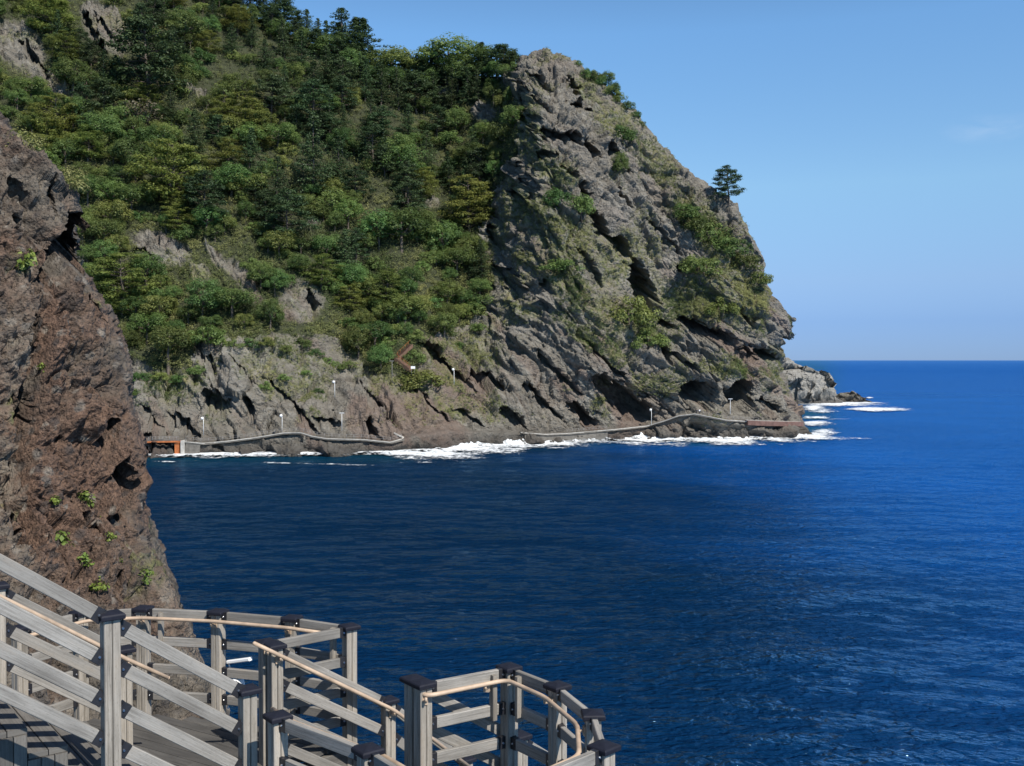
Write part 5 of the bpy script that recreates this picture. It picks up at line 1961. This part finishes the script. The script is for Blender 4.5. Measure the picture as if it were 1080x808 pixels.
# red brown zigzag steps above it
def flight(a, b, n, label):
    p0, p1 = surf_point(*a), surf_point(*b)
    p0.y -= 1.9; p1.y -= 2.4
    root = empty("stone_steps", p0, 0, label, "steps")
    d = (p1 - p0)
    fl = Vector((d.x, d.y, 0)).normalized()
    m = MB()
    for i in range(n):
        c = p0 + d * (i + .5) / n
        m.board(c - fl * (d.length / n * .55) + Vector((0, 0, -.5)), c + fl * (d.length / n * .55) + Vector((0, 0, -.5)), 1.7, 1.1, (0, 0, 1), .02)
    m.build("steps", M["redsteps"], root)
    m = MB()
    for k in range(5):
        c = p0 + d * (k + .2) / 5 + Vector((0, -1.1, 0))
        m.tube([c, c + Vector((0, 0, 1.2))], .04, 5)
    m.tube([p0 + Vector((0, -1.1, 1.15)), p1 + Vector((0, -1.1, 1.15))], .04, 5)
    m.build("handrail", M["rust"], root)


flight((434, 389), (419, 377), 12, "red brown lower flight of zigzag steps rising from the white notice board")
flight((420, 376), (434, 363), 12, "red brown upper flight of zigzag steps, doubling back under the trees")


# ------------------------------------------------------------------ two walkers on the path
def skin_mesh(name, pts, edges, mat, parent, sub=1):
    me = bpy.data.meshes.new(name)
    me.from_pydata([p[0] for p in pts], edges, [])
    o = bpy.data.objects.new(name, me)
    COL.objects.link(o)
    o.parent = parent
    me.materials.append(mat)
    sk = o.modifiers.new("skin", "SKIN")
    sk.use_smooth_shade = True
    if not me.skin_vertices:
        bpy.context.view_layer.objects.active = o
    for v, p in zip(me.skin_vertices[0].data, pts):
        v.radius = (p[1], p[2] if len(p) > 2 else p[1])
    me.skin_vertices[0].data[0].use_root = True
    s = o.modifiers.new("subdivision", "SUBSURF")
    s.levels = s.render_levels = sub
    return o


def walker(p, rz, label, top, legs, h=1.7):
    root = empty("person", p, rz, label, "person")
    k = h / 1.7
    S = lambda L: [((a[0] * k, a[1] * k, a[2] * k), *b) for a, b in L]
    body = S([((0, 0, .95), (.13, .1)), ((0, 0, 1.2), (.14, .1)), ((0, 0, 1.42), (.13, .09)), ((0, .0, 1.5), (.055, .055)), ((0, .01, 1.60), (.085, .1)), ((0, .01, 1.7), (.06, .075)),
              ((.19, 0, 1.4), (.05, .05)), ((.25, .04, 1.12), (.042, .042)), ((.24, .14, .88), (.032, .032)), ((.24, .17, .78), (.035, .02)),
              ((-.19, 0, 1.4), (.05, .05)), ((-.25, -.03, 1.12), (.042, .042)), ((-.25, .05, .88), (.032, .032)), ((-.25, .08, .78), (.035, .02)),
              ((.1, 0, .88), (.085, .085)), ((.11, .14, .48), (.06, .06)), ((.11, .10, .08), (.04, .04)), ((.11, .22, .03), (.04, .03)),
              ((-.1, 0, .88), (.085, .085)), ((-.11, .02, .48), (.06, .06)), ((-.11, -.16, .10), (.04, .04)), ((-.11, -.05, .03), (.04, .03))])
    E = [(0, 1), (1, 2), (2, 3), (3, 4), (4, 5), (2, 6), (6, 7), (7, 8), (8, 9), (2, 10), (10, 11), (11, 12), (12, 13), (0, 14), (14, 15), (15, 16), (16, 17), (0, 18), (18, 19), (19, 20), (20, 21)]
    skin_mesh("body", body, E, M["skin"], root)
    jacket = S([((0, 0, .80), (.16, .13)), ((0, 0, 1.2), (.165, .125)), ((0, 0, 1.42), (.15, .11)), ((.2, 0, 1.4), (.07, .07)), ((.255, .04, 1.12), (.058, .058)), ((.245, .13, .91), (.05, .05)), ((-.2, 0, 1.4), (.07, .07)), ((-.255, -.03, 1.12), (.058, .058)), ((-.255, .045, .91), (.05, .05))])
    skin_mesh("jacket", jacket, [(0, 1), (1, 2), (2, 3), (3, 4), (4, 5), (2, 6), (6, 7), (7, 8)], top, root)
    tr = S([((0, 0, 1.06), (.14, .11)), ((.1, 0, .86), (.105, .105)), ((.11, .14, .48), (.08, .08)), ((.11, .105, .1), (.065, .065)), ((-.1, 0, .86), (.105, .105)), ((-.11, .02, .48), (.08, .08)), ((-.11, -.15, .12), (.065, .065))])
    for f in (((.11, .08, .05), (.11, .25, .035)), ((-.11, -.18, .06), (-.11, -.02, .035))):
        sh = MB(); sh.board(Vector(f[0]) * k, Vector(f[1]) * k, .1, .085, (0, 0, 1), .02); sh.build("shoe", M["dark_cloth"], root, False)
    skin_mesh("trousers", tr, [(0, 1), (1, 2), (2, 3), (0, 4), (4, 5), (5, 6)], legs, root)
    hair = MB(); hair.sphere((0, -.012 * k, 1.665 * k), .105 * k, 12, 8, (.9, 1, .85)); hair.build("hair", M["hair"], root, False)


wp = path_pt(736, 1.2)
walker(wp + Vector((-.42, 0, 0)), .4, "person in dark clothes walking on the coast path, left of the pair", M["dark_cloth"], M["dark_cloth"], 1.74)
walker(wp + Vector((.52, -.2, .02)), .4, "person in a white jacket walking on the coast path, right of the pair", M["white_cloth"], M["dark_cloth"], 1.68)
